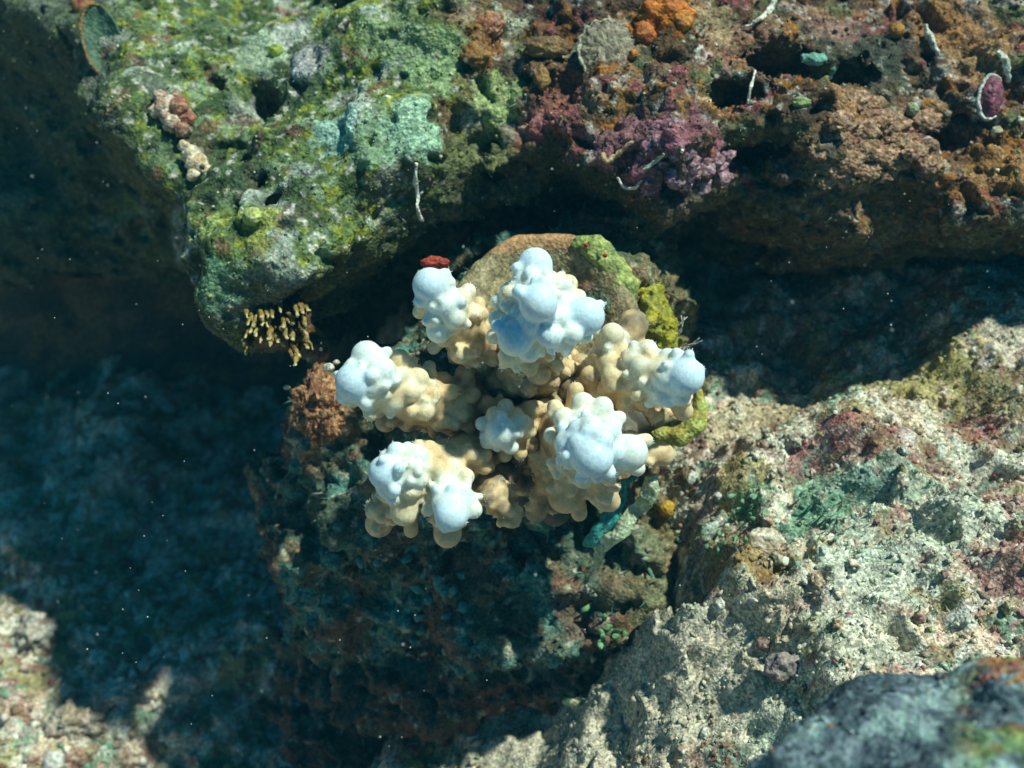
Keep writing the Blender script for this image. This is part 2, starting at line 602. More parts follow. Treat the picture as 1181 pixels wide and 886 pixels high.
def crust(V, N, seed, amp=1.0):
    w1, w2, wc = worley(V, 38, 3 + seed)
    jit = 0.005 * np.stack([noise(V, 70, 1 + seed), noise(V, 70, 2 + seed), noise(V, 70, 3 + seed)], -1)
    v1, v2, vc = worley(V + jit, 95, 8 + seed)
    u1, u2, uc = worley(V + 0.4 * jit, 230, 2 + seed)
    n = fbm(V, 22, 3, 5 + seed, 0.55)
    n2 = fbm(V, 110, 3, 7 + seed, 0.62)
    d = amp * (0.009 * n + 0.006 * (0.5 - w1) + 0.0055 * (0.5 - v1) + 0.0024 * (0.5 - u1) + 0.0042 * n2)
    d -= amp * 0.012 * sstep(0.32, 0.5, noise(V, 55, 13 + seed))
    return d, v1, vc, u1, uc


dd, v1, vc, u1, uc = crust(Vf, Nf, 0)
pxv, pyv, dv = to_px(Vf)
calm = 0.85 - 0.40 * sstep(560, 500, pxv)          # left side is smoother algal rock
Vd = Vf + Nf * (dd * calm)[:, None]
# pigments
pass
S1, S2 = fbm(Vf, 30, 4, 50, 0.6), fbm(Vf, 75, 3, 52, 0.6)
right = sstep(-0.06, 0.03, Vf[:, 0] + 0.02 * fbm(Vf, 25, 3, 49) + 0.015)
greenc = np.tile(C(.14, .21, .07), (len(Vf), 1))
greenc = lay(greenc, C(.29, .40, .22), sstep(-.05, .35, S1))
greenc = lay(greenc, C(.30, .34, .05), 0.9 * sstep(0.02, .3, S2))
greenc = lay(greenc, C(.07, .12, .04), sstep(0.08, .35, fbm(Vf, 50, 3, 54)))
greenc = lay(greenc, C(.52, .58, .50), 0.75 * sstep(.24, .44, fbm(Vf, 18, 4, 56)))
greenc = greenc * .8
greenc = lay(greenc, C(.20, .10, .06), 0.7 * sstep(.3, .45, fbm(Vf, 42, 3, 58)))
brown = np.tile(C(.17, .095, .05), (len(Vf), 1))
brown = lay(brown, C(.29, .15, .055), sstep(-.05, .25, S1))
brown = lay(brown, C(.30, .21, .14), 0.8 * sstep(0.08, .3, fbm(Vf, 33, 3, 60)))
brown = lay(brown, C(.25, .085, .09), 0.85 * sstep(0.12, .3, fbm(Vf, 24, 3, 62)))
brown = lay(brown, C(.34, .14, .03), 0.8 * sstep(0.24, .38, fbm(Vf, 36, 3, 64)))
brown = lay(brown, C(.10, .13, .06), 0.85 * sstep(0.15, .35, fbm(Vf, 28, 3, 66)))
brown = lay(brown, C(.05, .035, .025), 0.8 * sstep(0.2, .4, fbm(Vf, 48, 3, 68)))
brown = lay(brown, C(.45, .38, .32), 0.8 * (vc > .9))
cl = greenc * (1 - right[:, None]) + brown * right[:, None]
cl = lay(cl, C(.045, .075, .04), .75 * sstep(.10, .34, fbm(Vf, 14, 4, 85, .6)) * (1 - right))  # shading streaks painted into the green pigment
cl = lay(cl, C(.05, .035, .025), .7 * sstep(.14, .36, fbm(Vf, 16, 4, 87, .6)) * right)  # shade of the hollows painted as dark patches on the right
cl = lay(cl, C(.05, .07, .05), .8 * spot(Vf, Vf[np.argmin((pxv - 985) ** 2 + (pyv - 80) ** 2)], .040, .7, 50, 5))  # painted shade deepening the bored hollow
cl = lay(cl, C(.60, .58, .50), 0.7 * (uc > .93))
cl = lay(cl, C(.05, .05, .03), 0.55 * (uc < .12))


def blot(cl, px, py, r, c, m=.9, d0=None, seed=0, k=.5):
    i = np.argmin((pxv - px) ** 2 + (pyv - py) ** 2 + ((dv - .7) * 200) ** 2)
    return lay(cl, c, m * spot(Vf, Vf[i], r * K * .7, k, 70, seed)), Vf[i]


for i, (px, py, r, c) in enumerate([
        (770, 190, 68, C(.30, .13, .17)), (715, 165, 40, C(.29, .14, .15)), (830, 200, 40, C(.28, .13, .16)), (795, 150, 22, C(.25, .1, .11)),
        (630, 150, 50, C(.27, .10, .10)), (655, 110, 40, C(.26, .12, .09)), (560, 45, 26, C(.25, .10, .03)), (548, 62, 22, C(.28, .14, .04)), (630, 60, 30, C(.18, .10, .05)),
        (765, 22, 30, C(.55, .19, .02)), (735, 40, 20, C(.45, .13, .03)), (700, 60, 45, C(.33, .30, .22)), (350, 65, 34, C(.42, .42, .40)), (400, 130, 34, C(.42, .46, .38)),
        (1010, 155, 60, C(.34, .20, .13)), (975, 120, 34, C(.33, .19, .10)), (1050, 190, 45, C(.30, .19, .11)), (1130, 70, 40, C(.34, .21, .11)), (1090, 30, 45, C(.34, .18, .08)), (1140, 115, 22, C(.26, .10, .11)),
        (960, 30, 40, C(.30, .19, .15)), (860, 50, 50, C(.26, .14, .09)), (820, 30, 36, C(.36, .28, .17)), (590, 20, 26, C(.40, .42, .30)), (1150, 200, 40, C(.28, .15, .06)), (500, 70, 50, C(.24, .34, .16)),
        (430, 160, 40, C(.22, .34, .20)), (440, 30, 40, C(.24, .33, .15)), (910, 200, 22, C(.09, .07, .06)), (300, 260, 30, C(.30, .33, .08)), (570, 120, 34, C(.36, .44, .20)),
        (640, 200, 50, C(.14, .12, .05)), (560, 195, 60, C(.14, .16, .07)), (480, 150, 40, C(.30, .46, .32)), (300, 60, 40, C(.40, .50, .34)), (390, 150, 36, C(.34, .54, .44)), (340, 40, 30, C(.50, .52, .44)), (250, 330, 40, C(.14, .26, .15)), (240, 260, 24, C(.34, .40, .14))]):
    cl, _ = blot(cl, px, py, r, c, .85, seed=i)
# underside and far left: brown-olive film, with shade painted into the colour
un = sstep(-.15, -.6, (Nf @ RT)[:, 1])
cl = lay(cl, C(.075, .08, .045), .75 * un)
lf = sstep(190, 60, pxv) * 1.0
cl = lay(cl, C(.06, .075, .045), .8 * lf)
# colour follows relief: deeper in the dips, paler on raised grains
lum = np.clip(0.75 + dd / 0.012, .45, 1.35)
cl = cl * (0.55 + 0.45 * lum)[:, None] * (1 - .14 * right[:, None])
g_ = cl.mean(1, keepdims=True)
cl = np.clip(g_ + (cl - g_) * (1.08 + .10 * right[:, None]), .004, .9)
ledge = empty('rock_ledge', at(640, 225, .9))
tag(ledge, 'large overhanging reef rock crusted green on the left and brown on the right', 'rock')
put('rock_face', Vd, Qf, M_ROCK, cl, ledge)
Vc = RTl(Vb)
cb_ = lay(np.tile(C(.07, .065, .045), (len(Vc), 1)), C(.18, .12, .06), sstep(-.1, .3, fbm(Vc, 24, 3, 5, .6)))
put('rock_core', Vc + normals(Vc, Qb) * (.006 * fbm(Vc, 40, 2, 6))[:, None], Qb, M_ROCK, cb_, ledge)
LEDGE = (Vd, Nf, pxv, pyv, dv)

# ------------------------------------------------------------------ pedestal
lo = (-0.26, -0.50, -1.25)
hi_ = (0.22, 0.17, -0.60)
h = 0.0064
G = grid(lo, hi_, h)


def cpt(px, py, d):
    return np.array([(px - 590.5) * K * d, -(py - 443) * K * d, -d])


F = np.full(G.shape[:3], 1.0)
for (px, py, d, r, k) in [(640, 350, .80, (.085, .06, .09), .03), (600, 470, .80, (.10, .09, .10), .03), (480, 480, .84, (.075, .075, .08), .03), (575, 610, .86, (.165, .12, .12), .04),
                          (450, 600, .90, (.10, .13, .13), .04), (600, 700, .93, (.14, .075, .14), .03), (590, 745, .96, (.165, .07, .15), .02), (700, 640, .84, (.08, .06, .10), .03),
                          (500, 770, 1.02, (.15, .08, .15), .03), (380, 470, .80, (.035, .04, .05), .02), (740, 420, .83, (.05, .07, .07), .03), (742, 300, .86, (.030, .06, .05), .02), (600, 900, 1.12, (.2, .15, .12), .03), (690, 725, .86, (.06, .06, .08), .03)]:
    F = smin(F, ellip(G, cpt(px, py, d), np.array(r)), k)
band = np.abs(F) < 0.06
GB = G[band]
GS = GB * np.array([.8, 1.3, .8])
F[band] += 0.028 * fbm(GS, 12, 2, 2.5) + 0.016 * fbm(GB, 28, 2, 3.5)
for s in (0, -1):
    F[s] = np.maximum(F[s], .01); F[:, s] = np.maximum(F[:, s], .01); F[:, :, s] = np.maximum(F[:, :, s], .01)
V, Q = surface_nets(F, lo, h)
V, Q = subdivide(smooth(V, Q, 1), Q)
V, Q = subdivide(smooth(V, Q, 1), Q) if False else (V, Q)
V = RTl(smooth(V, Q, 1))
N = normals(V, Q)
sd, v1, vc, u1, uc = crust(V, N, 3, 1.1)
pxs, pys, ds = to_px(V)
Vs = V + N * sd[:, None]
cs = np.tile(C(.07, .10, .065), (len(V), 1))
cs = lay(cs, C(.09, .22, .17), sstep(-.1, .3, fbm(V, 22, 3, 70)))
cs = lay(cs, C(.15, .11, .06), .8 * sstep(.05, .3, fbm(V, 30, 3, 72)))
cs = lay(cs, C(.17, .07, .04), .7 * sstep(.18, .36, fbm(V, 20, 3, 74)))
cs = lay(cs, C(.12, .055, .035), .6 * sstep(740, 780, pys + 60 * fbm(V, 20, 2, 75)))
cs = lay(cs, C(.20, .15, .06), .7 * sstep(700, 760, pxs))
cs = lay(cs, C(.32, .20, .11), .8 * spot(V, at(368, 465, .76), .032, .4, 60, 3))
cs = lay(cs, C(.45, .42, .30), .8 * (uc > .95))
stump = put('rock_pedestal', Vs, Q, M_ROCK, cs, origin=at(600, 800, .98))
tag(stump, 'dark algae covered rock pedestal carrying the pale branching coral', 'rock')
STUMP = (Vs, N, pxs, pys, ds)

# ------------------------------------------------------------------ branching coral
# every branch: list of capsules (px, py, depth, radius px, whiteness) joined to a skeleton
B0 = (620, 470, .715)
BR = {}
# name: (skeleton [(px,py,d,r)], blobs [(px,py,d,r,white, joint index)])
BR['core'] = ([(635, 478, .72, 40), (600, 470, .69, 24), (560, 480, .675, 20)],
    [(640, 470, .66, 17, .17, 0), (665, 480, .66, 17, .17, 0), (690, 465, .655, 15, .17, 0), (660, 448, .655, 14, .17, 0), (615, 455, .67, 14, .17, 0), (705, 480, .67, 15, .17, 0), (590, 455, .67, 13, .07, 1), (570, 468, .67, 13, .07, 1), (548, 492, .668, 13, .07, 2),
     (575, 520, .675, 14, .07, 1), (620, 505, .67, 14, .07, 0), (645, 510, .665, 13, .07, 0), (535, 475, .66, 11, .07, 2), (545, 508, .665, 11, .07, 2), (680, 505, .665, 13, .07, 0), (635, 435, .665, 13, .17, 0), (670, 420, .66, 12, .17, 0)])
BR['upper_left'] = ([(600, 450, .70, 26), (560, 415, .665, 22), (528, 372, .625, 19), (508, 345, .60, 17)],
    [(496, 329, .588, 20, 1, 3), (512, 352, .592, 15, .9, 3), (506, 381, .602, 14, .8, 3), (524, 366, .595, 13, .7, 2), (540, 336, .615, 9, .6, 2), (548, 362, .618, 11, .45, 2), (532, 345, .612, 11, .6, 2), (530, 408, .618, 11, .35, 1),
     (484, 360, .615, 8, .5, 3), (500, 402, .625, 7, .5, 2), (489, 342, .61, 7, .7, 3), (552, 384, .63, 9, .3, 2), (520, 392, .62, 9, .4, 2)])
BR['top'] = ([(615, 450, .69, 28), (615, 410, .64, 27), (615, 365, .60, 24), (618, 335, .585, 20)],
    [(617, 306, .585, 20, 1, 3), (621, 350, .555, 22, 1, 3), (594, 391, .570, 20, .95, 2), (675, 365, .578, 22, 1, 2), (650, 350, .583, 16, .8, 3), (634, 387, .568, 14, .85, 2), (590, 338, .588, 13, .75, 3),
     (572, 368, .590, 9, .75, 2), (570, 388, .590, 9, .6, 2), (603, 325, .58, 10, .8, 3), (655, 328, .60, 11, .45, 3), (600, 362, .575, 11, .8, 3), (643, 366, .57, 11, .8, 3), (660, 385, .572, 12, .8, 2), (652, 398, .585, 10, .7, 2),
     (587, 412, .592, 11, .5, 1), (610, 406, .583, 12, .7, 2), (574, 348, .592, 8, .7, 3), (633, 322, .588, 9, .8, 3), (668, 342, .595, 8, .6, 3), (676, 388, .592, 8, .6, 2), (692, 352, .59, 6, .8, 2), (612, 375, .563, 10, .9, 3), (584, 352, .58, 8, .8, 3)])
BR['left'] = ([(590, 480, .70, 30), (540, 472, .665, 27), (480, 458, .625, 22), (430, 444, .60, 19)],
    [(410, 441, .592, 23, 1, 3), (423, 411, .597, 17, .85, 3), (440, 428, .592, 16, .8, 3), (461, 414, .612, 11, .4, 2), (451, 437, .600, 13, .6, 3), (426, 462, .602, 13, .8, 3), (452, 463, .604, 12, .65, 2), (482, 436, .612, 12, .45, 2),
     (490, 474, .612, 11, .45, 2), (474, 452, .603, 10, .5, 2), (400, 456, .603, 12, .9, 3), (510, 440, .632, 11, .25, 2), (512, 470, .632, 10, .3, 1), (445, 486, .63, 12, .15, 2), (470, 488, .64, 10, .2, 2), (520, 452, .622, 9, .25, 2),
     (536, 432, .64, 11, .2, 1), (545, 455, .635, 9, .2, 1), (438, 412, .605, 8, .8, 3), (462, 432, .603, 9, .6, 2), (495, 428, .625, 8, .4, 2)])
BR['lower_left'] = ([(600, 495, .70, 28), (560, 520, .665, 24), (515, 535, .625, 20), (470, 542, .60, 18)],
    [(445, 545, .592, 20, 1, 3), (457, 520, .596, 10, .85, 3), (480, 527, .598, 14, .75, 3), (482, 553, .594, 11, .7, 3), (455, 574, .603, 10, .65, 3), (466, 591, .605, 15, .45, 3), (437, 604, .63, 15, .25, 3), (446, 562, .595, 12, .9, 3),
     (520, 594, .583, 19, 1, 2), (515, 563, .598, 11, .6, 2), (538, 550, .602, 9, .55, 2), (546, 588, .592, 10, .75, 2), (493, 589, .603, 7, .6, 2), (498, 570, .607, 9, .5, 2), (516, 616, .612, 15, .3, 2), (534, 578, .590, 10, .8, 2), (508, 580, .590, 10, .8, 2),
     (516, 518, .622, 12, .15, 2), (538, 530, .638, 13, .1, 1), (505, 540, .60, 9, .35, 2), (528, 536, .615, 9, .2, 2), (495, 518, .612, 10, .35, 2), (474, 612, .622, 8, .3, 3), (545, 512, .65, 11, .15, 1)])
BR['stubby'] = ([(600, 510, .70, 20), (560, 562, .64, 13)], [(575, 578, .632, 13, .12, 1), (590, 598, .628, 11, .2, 1), (582, 588, .625, 10, .15, 1), (562, 574, .625, 9, .15, 1), (578, 566, .63, 9, .2, 1), (598, 590, .64, 8, .15, 1)])
BR['middle'] = ([(625, 480, .70, 26), (605, 492, .66, 20), (588, 496, .635, 16)],
    [(577, 498, .617, 17, .85, 2), (556, 489, .625, 8, .7, 2), (583, 469, .632, 9, .55, 2), (603, 488, .622, 10, .5, 2), (590, 516, .622, 8, .8, 2), (562, 510, .623, 8, .75, 2), (612, 472, .638, 10, .3, 1), (570, 478, .625, 9, .6, 2),
     (596, 478, .628, 8, .4, 2), (560, 466, .645, 10, .25, 1), (612, 512, .64, 9, .25, 1), (598, 528, .655, 9, .15, 1), (628, 470, .65, 10, .2, 1)])
BR['lower_right'] = ([(640, 480, .69, 28), (655, 505, .64, 24), (675, 520, .605, 22)],
    [(683, 527, .572, 24, 1, 2), (655, 512, .585, 15, .9, 2), (668, 497, .582, 14, .95, 2), (682, 492, .578, 13, .9, 2), (650, 482, .597, 12, .7, 2), (672, 466, .603, 13, .7, 2), (695, 470, .600, 12, .75, 2), (703, 496, .588, 13, .85, 2),
     (726, 522, .590, 20, .85, 2), (646, 537, .61, 13, .45, 2), (673, 550, .604, 13, .5, 2), (702, 552, .606, 9, .5, 2), (652, 572, .64, 19, .3, 1), (703, 578, .64, 12, .35, 2), (636, 502, .615, 9, .65, 1), (640, 470, .625, 9, .5, 1),
     (714, 482, .60, 8, .7, 2), (712, 537, .592, 9, .8, 2), (694, 508, .57, 14, 1, 2), (668, 512, .574, 13, 1, 2), (690, 575, .635, 9, .25, 1), (668, 592, .645, 9, .3, 1), (735, 540, .605, 9, .6, 2), (764, 524, .645, 13, .3, 1), (745, 508, .61, 8, .55, 2),
     (632, 556, .655, 13, .25, 1), (621, 530, .65, 12, .25, 1), (664, 450, .63, 9, .35, 1), (618, 590, .67, 12, .12, 1)])
BR['right'] = ([(650, 455, .70, 26), (690, 440, .66, 23), (730, 434, .63, 20), (765, 434, .61, 18)],
    [(790, 434, .597, 22, 1, 3), (768, 436, .60, 15, .85, 3), (746, 404, .618, 12, .6, 2), (770, 413, .610, 11, .75, 3), (740, 424, .612, 14, .6, 2), (706, 386, .628, 13, .55, 1), (708, 402, .632, 13, .45, 1), (704, 420, .628, 14, .4, 1),
     (707, 436, .622, 13, .35, 2), (682, 434, .635, 12, .25, 1), (690, 456, .635, 10, .25, 1), (706, 444, .62, 9, .4, 2), (720, 466, .632, 10, .4, 2), (762, 456, .607, 12, .8, 3), (784, 456, .603, 12, .85, 3), (788, 474, .63, 11, .35, 3),
     (730, 448, .618, 10, .4, 2), (748, 444, .608, 11, .6, 2), (725, 412, .618, 9, .4, 2), (782, 412, .607, 9, .9, 3), (730, 375, .665, 17, .18, 1), (690, 416, .64, 8, .3, 1), (803, 428, .602, 10, 1, 3), (742, 465, .625, 9, .4, 2), (758, 480, .65, 12, .2, 2)])
BR['rear'] = ([(610, 440, .72, 40), (600, 425, .68, 24)],
    [(600, 432, .635, 14, .25, 1), (622, 430, .625, 13, .3, 1), (585, 430, .64, 12, .2, 1), (640, 418, .635, 12, .3, 1), (572, 438, .655, 13, .15, 1), (560, 452, .66, 12, .12, 1), (608, 448, .64, 11, .2, 1), (636, 440, .64, 10, .25, 1), (545, 430, .665, 12, .1, 1),
     (648, 404, .64, 9, .4, 1), (600, 418, .625, 10, .3, 1), (592, 448, .65, 10, .15, 1), (655, 424, .65, 10, .3, 1), (560, 420, .66, 10, .15, 1)])
BR['lower_base'] = ([(620, 480, .735, 44), (590, 530, .71, 30), (640, 545, .70, 28)],
    [(625, 560, .685, 16, .03, 2), (600, 556, .69, 14, .03, 1), (655, 545, .675, 14, .03, 2), (580, 545, .69, 12, .03, 1), (560, 540, .69, 12, .03, 1), (640, 590, .70, 16, .03, 2), (610, 580, .70, 15, .03, 1), (690, 540, .68, 15, .03, 2), (735, 480, .69, 16, .03, 2),
     (720, 500, .68, 14, .03, 2), (600, 530, .68, 12, .03, 1), (572, 522, .68, 10, .03, 1)])

def branch_mesh(skel, blobs, seed, h=0.00135):
    rr = random.Random(seed)
    prim = []      # a, b, ra, rb, wa, wb, k
    sk = [(cpt(a, b, c), 1.32 * r * K * c) for a, b, c, r in skel]
    nsk = len(sk)
    for i in range(nsk - 1):
        prim.append((sk[i][0], sk[i + 1][0], sk[i][1], sk[i + 1][1], (.08 + .2 * i / nsk) if nsk > 2 else .06, .10 + .35 * (i + 1) / nsk if nsk > 2 else .08, .004))
    nubs = []
    tops = []
    for (px, py, d, r, wt, j) in blobs:
        c = cpt(px, py, d)
        R = (1.03 if wt > .9 else 1.08) * r * K * d
        a = sk[j][0]
        b0 = a + (c - a) * .15
        prim.append((b0, c, R * .90, R, wt * .5, wt, .0018))
        axv = c - a
        L = np.linalg.norm(axv)
        axv = axv / max(L, 1e-6)
        tops.append((c, R, wt, axv))
        # radial cups crowding the shaft under the dome
        for _ in range(int(3 + (L + R) / .0042) if r > 9 else 1):
            t = rr.uniform(.2, .9)
            v = np.array([rr.gauss(0, 1), rr.gauss(0, 1), rr.gauss(0, 1) + .3])
            v -= axv * (v @ axv) * .8
            v /= np.linalg.norm(v)
            o_ = a + (c - a) * t
            r1 = min(R * .45, rr.uniform(.0028, .0044))
            q = o_ + v * (R * (.92 + .1 * t) + rr.uniform(.0004, .0028)) + axv * .0020
            ww = wt * (.45 + .5 * t)
            prim.append((o_ + v * R * .5, q, r1 * .95, r1, ww * .7, min(1, ww + .16), .0016))
            tops.append((q, r1, ww, v))
    # small cups on the stems
    for i in range(nsk - 1):
        L = np.linalg.norm(sk[i + 1][0] - sk[i][0])
        for _ in range(int(L / .0026)):
            t = rr.random()
            p = sk[i][0] * (1 - t) + sk[i + 1][0] * t
            R = sk[i][1] * (1 - t) + sk[i + 1][1] * t
            v = np.array([rr.gauss(0, 1), rr.gauss(0, 1), rr.gauss(0, 1) + .3])
            v /= np.linalg.norm(v)
            q = p + v * (R + rr.uniform(.0015, .0058))
            r1 = rr.uniform(.0032, .0050)
            prim.append((p + v * R * .6, q, r1 * 1.0, r1, (.08 + .2 * i / nsk) if nsk > 2 else .05, (.16 + .3 * i / nsk + .1 * t) if nsk > 2 else .10, .0010))
            tops.append((q, r1, .3, v))
    A = np.array([np.minimum(p[0] - p[2], p[1] - p[3]) for p in prim]).min(0) - .006
    Bm = np.array([np.maximum(p[0] + p[2], p[1] + p[3]) for p in prim]).max(0) + .006
    n = np.ceil((Bm - A) / h).astype(int) + 1
    F = np.full(n, .02, dtype=np.float32)
    Wt = np.zeros(n, dtype=np.float32)
    for (a, b, ra, rb, wa, wb, k) in prim:
        R = max(ra, rb) + .006
        l = np.maximum(((np.minimum(a, b) - R - A) / h).astype(int), 0)
        u = np.minimum(((np.maximum(a, b) + R - A) / h).astype(int) + 2, n)
        ax = [(A[i] + h * np.arange(l[i], u[i])).astype(np.float32) for i in range(3)]
        g = np.stack(np.meshgrid(*ax, indexing='ij'), -1)
        ab = b - a
        t = np.clip(((g - a) @ ab) / max(1e-12, ab @ ab), 0, 1)
        dd = np.linalg.norm(g - (a + t[..., None] * ab), axis=-1) - (ra + (rb - ra) * t)
        ws = wa + (wb - wa) * t
        sl = (slice(l[0], u[0]), slice(l[1], u[1]), slice(l[2], u[2]))
        f = F[sl]
        hh = np.clip(.5 + .5 * (f - dd) / k, 0, 1)
        Wt[sl] = Wt[sl] * (1 - hh) + ws * hh
        F[sl] = f * (1 - hh) + dd * hh - k * hh * (1 - hh)
    V, Q = surface_nets(F, A, h)
    gi = (V - A) / h
    i0 = np.clip(np.floor(gi).astype(int), 0, n - 2)
    fr = gi - i0
    wv = 0
    for dx in (0, 1):
        for dy in (0, 1):
            for dz in (0, 1):
                c = (fr[:, 0] if dx else 1 - fr[:, 0]) * (fr[:, 1] if dy else 1 - fr[:, 1]) * (fr[:, 2] if dz else 1 - fr[:, 2])
                wv = wv + c * Wt[i0[:, 0] + dx, i0[:, 1] + dy, i0[:, 2] + dz]
    V = smooth(V, Q, 1, .5)
    return RTl(V), Q, wv, tops


coral = empty('branching_coral', at(620, 490, .74))
tag(coral, 'pale branching coral colony with bluish white knobbly tips on the dark pedestal', 'coral')
polyp_V, polyp_F = [], []


def spikes(tops, rr, out_V, out_F, out_C, prob=.4):
    for (q, R, wt, v) in tops:
        if rr.random() > prob:
            continue
        q = RT @ q + CAM_LOC
        v = RT @ v
        for _ in range(rr.randint(4, 8)):
            w = v + np.array([rr.gauss(0, .35), rr.gauss(0, .35), rr.gauss(0, .35)])
            w /= np.linalg.norm(w)
            base = q + w * R * .93
            t = np.cross(w, [.3, .5, .8]); t /= np.linalg.norm(t)
            s = np.cross(w, t)
            L = rr.uniform(.0006, .0017)
            r = .00026
            k = len(out_V)
            for a in range(4):
                an = a * math.pi / 2
                out_V.append(base + r * (math.cos(an) * t + math.sin(an) * s))
            for a in range(4):
                an = a * math.pi / 2
                out_V.append(base + w * L + .45 * r * (math.cos(an) * t + math.sin(an) * s))
            for a in range(4):
                b = (a + 1) % 4
                out_F.append((k + a, k + b, k + 4 + b, k + 4 + a))
            out_F.append((k + 4, k + 5, k + 6, k + 7))
            for a in range(8):
                out_C.append((.78, .84, .80))


for bi, (nm, (skel, blobs)) in enumerate(BR.items()):
    V, Q, wv, tops = branch_mesh(skel, blobs, 100 + bi)
    wv = smooth(np.stack([wv] * 3, 1), Q, 9, .6)[:, 0]
    wv = np.clip(wv + .12 * fbm(V, 90, 3, 80, .6), 0, 1)
    c = np.tile(C(.13, .115, .085), (len(V), 1))  # brown base, darkened further to paint in shade under the tips
    c = lay(c, C(.32, .25, .15), sstep(.06, .16, wv))
    c = lay(c, C(.66, .48, .26), sstep(.14, .28, wv))
    c = lay(c, C(.76, .65, .42), sstep(.24, .50, wv))
    c = lay(c, C(.72, .78, .72), sstep(.42, .82, wv))
    c = lay(c, C(.62, .77, .85), sstep(.78, 1.02, wv))
    b = put('branch', V, Q, M_CORAL, c, coral)
    rr = random.Random(bi)
    pv, pf, pc = [], [], []
    spikes(tops, rr, pv, pf, pc, .6)
    if pv:
        pb = put('polyps', np.array(pv), np.array(pf), M_CORAL, np.array(pc), None, origin=np.array(coral.location))
        pb.parent = b
        pb.location = (0, 0, 0)
        tag(pb, kind='stuff')

# ------------------------------------------------------------------ small builders
def ico(sub):
    import bmesh
    bm = bmesh.new()
    bmesh.ops.create_icosphere(bm, subdivisions=sub, radius=1)
    V = np.array([v.co[:] for v in bm.verts])
    Fa = np.array([[v.index for v in f.verts] for f in bm.faces])
    bm.free()
    return V, Fa


ICO = {k: ico(k) for k in (1, 2, 3, 4, 5)}
ICO[0] = (np.array([(1, 0, 0), (-1, 0, 0), (0, 1, 0), (0, -1, 0), (0, 0, 1), (0, 0, -1)], dtype=float),
          np.array([(0, 2, 4), (2, 1, 4), (1, 3, 4), (3, 0, 4), (2, 0, 5), (1, 2, 5), (3, 1, 5), (0, 3, 5)]))
Vpix = K                                                     # metres per pixel per metre of depth
FN = normals(FLOOR[0], FLOOR[1])
fpx, fpy, fd = to_px(FLOOR[0])
ALLP = np.concatenate([LEDGE[0], STUMP[0], FLOOR[0]])
ALLN = np.concatenate([LEDGE[1], STUMP[1], FN])
ax_, ay_, ad_ = [np.concatenate([LEDGE[i + 2], STUMP[i + 2], f]) for i, f in enumerate((fpx, fpy, fd))]


def surf(px, py, only=None):
    m = (np.abs(ax_ - px) < 5) & (np.abs(ay_ - py) < 5)
    i = np.nonzero(m)[0]
    if len(i) == 0:
        return at(px, py, .9), np.array([0, -.7, .7])
    j = i[np.argsort(ad_[i])]
    j = j[:max(1, len(j) // 5)][-1]
    return ALLP[j], ALLN[j]


def S(px, py, lift=0.0):
    """point on the rock seen at the pixel, raised towards the open water"""
    p, n = surf(px, py)
    d = to_px(p[None])[2][0] - lift
    return at(px, py, d)


def frame(n):
    n = n / np.linalg.norm(n)
    t = np.cross(n, [0.31, 0.2, 0.93]); t /= np.linalg.norm(t)
    return np.stack([t, np.cross(n, t), n], 1)


def blob(c, r, seed=0, amp=.25, f=1.6, sub=4, R=None, fine=.06):
    V, Fa = ICO[sub]
    V = V * (1 + amp * fbm(V, f, 3, seed) + fine * fbm(V, f * 5, 2, seed + 5))[:, None]
    V = V * np.array(r)
    if R is not None:
        V = V @ R.T
    return V + c, Fa


CR = RT                                                      # orientation: x right, y up, z to the camera


def tube(pts, rad, seg=8, flat=1.0, seed=0, rough=0.0, cap=True):
    pts = np.array(pts, dtype=float)
    n = len(pts)
    rad = np.interp(np.arange(n), np.linspace(0, n - 1, len(rad)), rad)
    T = np.gradient(pts, axis=0)
    T /= np.linalg.norm(T, axis=1)[:, None]
    side = np.cross(T, RT[:, 2])
    side /= np.maximum(np.linalg.norm(side, axis=1), 1e-9)[:, None]
    up = np.cross(side, T)
    V = []
    for i in range(n):
        for a in range(seg):
            an = 2 * math.pi * a / seg
            V.append(pts[i] + rad[i] * (math.cos(an) * side[i] + flat * math.sin(an) * up[i]))
    V += [pts[0] - T[0] * rad[0] * .6, pts[-1] + T[-1] * rad[-1] * .6]
    V = np.array(V)
    if rough:
        V = V + rough * rad.mean() * np.stack([noise(V, .6 / rad.mean(), seed + k) for k in range(3)], -1) * 2
    Fa = []
    for i in range(n - 1):
        for a in range(seg):
            b = (a + 1) % seg
            Fa.append((i * seg + a, i * seg + b, (i + 1) * seg + b, (i + 1) * seg + a))
    e = n * seg
    for a in range(seg):
        b = (a + 1) % seg
        Fa.append((e, b, a, a)); Fa.append((e + 1, (n - 1) * seg + a, (n - 1) * seg + b, (n - 1) * seg + b))
    q = np.array(Fa)
    tri = np.concatenate([q[:-2 * seg][:, [0, 1, 2]], q[:-2 * seg][:, [0, 2, 3]], q[-2 * seg:][:, :3]])
    return V, tri


def spline(P, n):
    P = np.array(P, dtype=float)
    t = np.linspace(0, len(P) - 1, n)
    out = []
    for u in t:
        i = min(int(u), len(P) - 2)
        f = u - i
        p0, p1, p2, p3 = P[max(i - 1, 0)], P[i], P[i + 1], P[min(i + 2, len(P) - 1)]
        out.append(.5 * ((2 * p1) + (p2 - p0) * f + (2 * p0 - 5 * p1 + 4 * p2 - p3) * f * f + (3 * p1 - p0 - 3 * p2 + p3) * f ** 3))
    return np.array(out)


def merge(L):
    Vs, Fs, n = [], [], 0
    for V, Fa in L:
        Vs.append(V); Fs.append(Fa + n); n += len(V)
    return np.concatenate(Vs), np.concatenate(Fs)


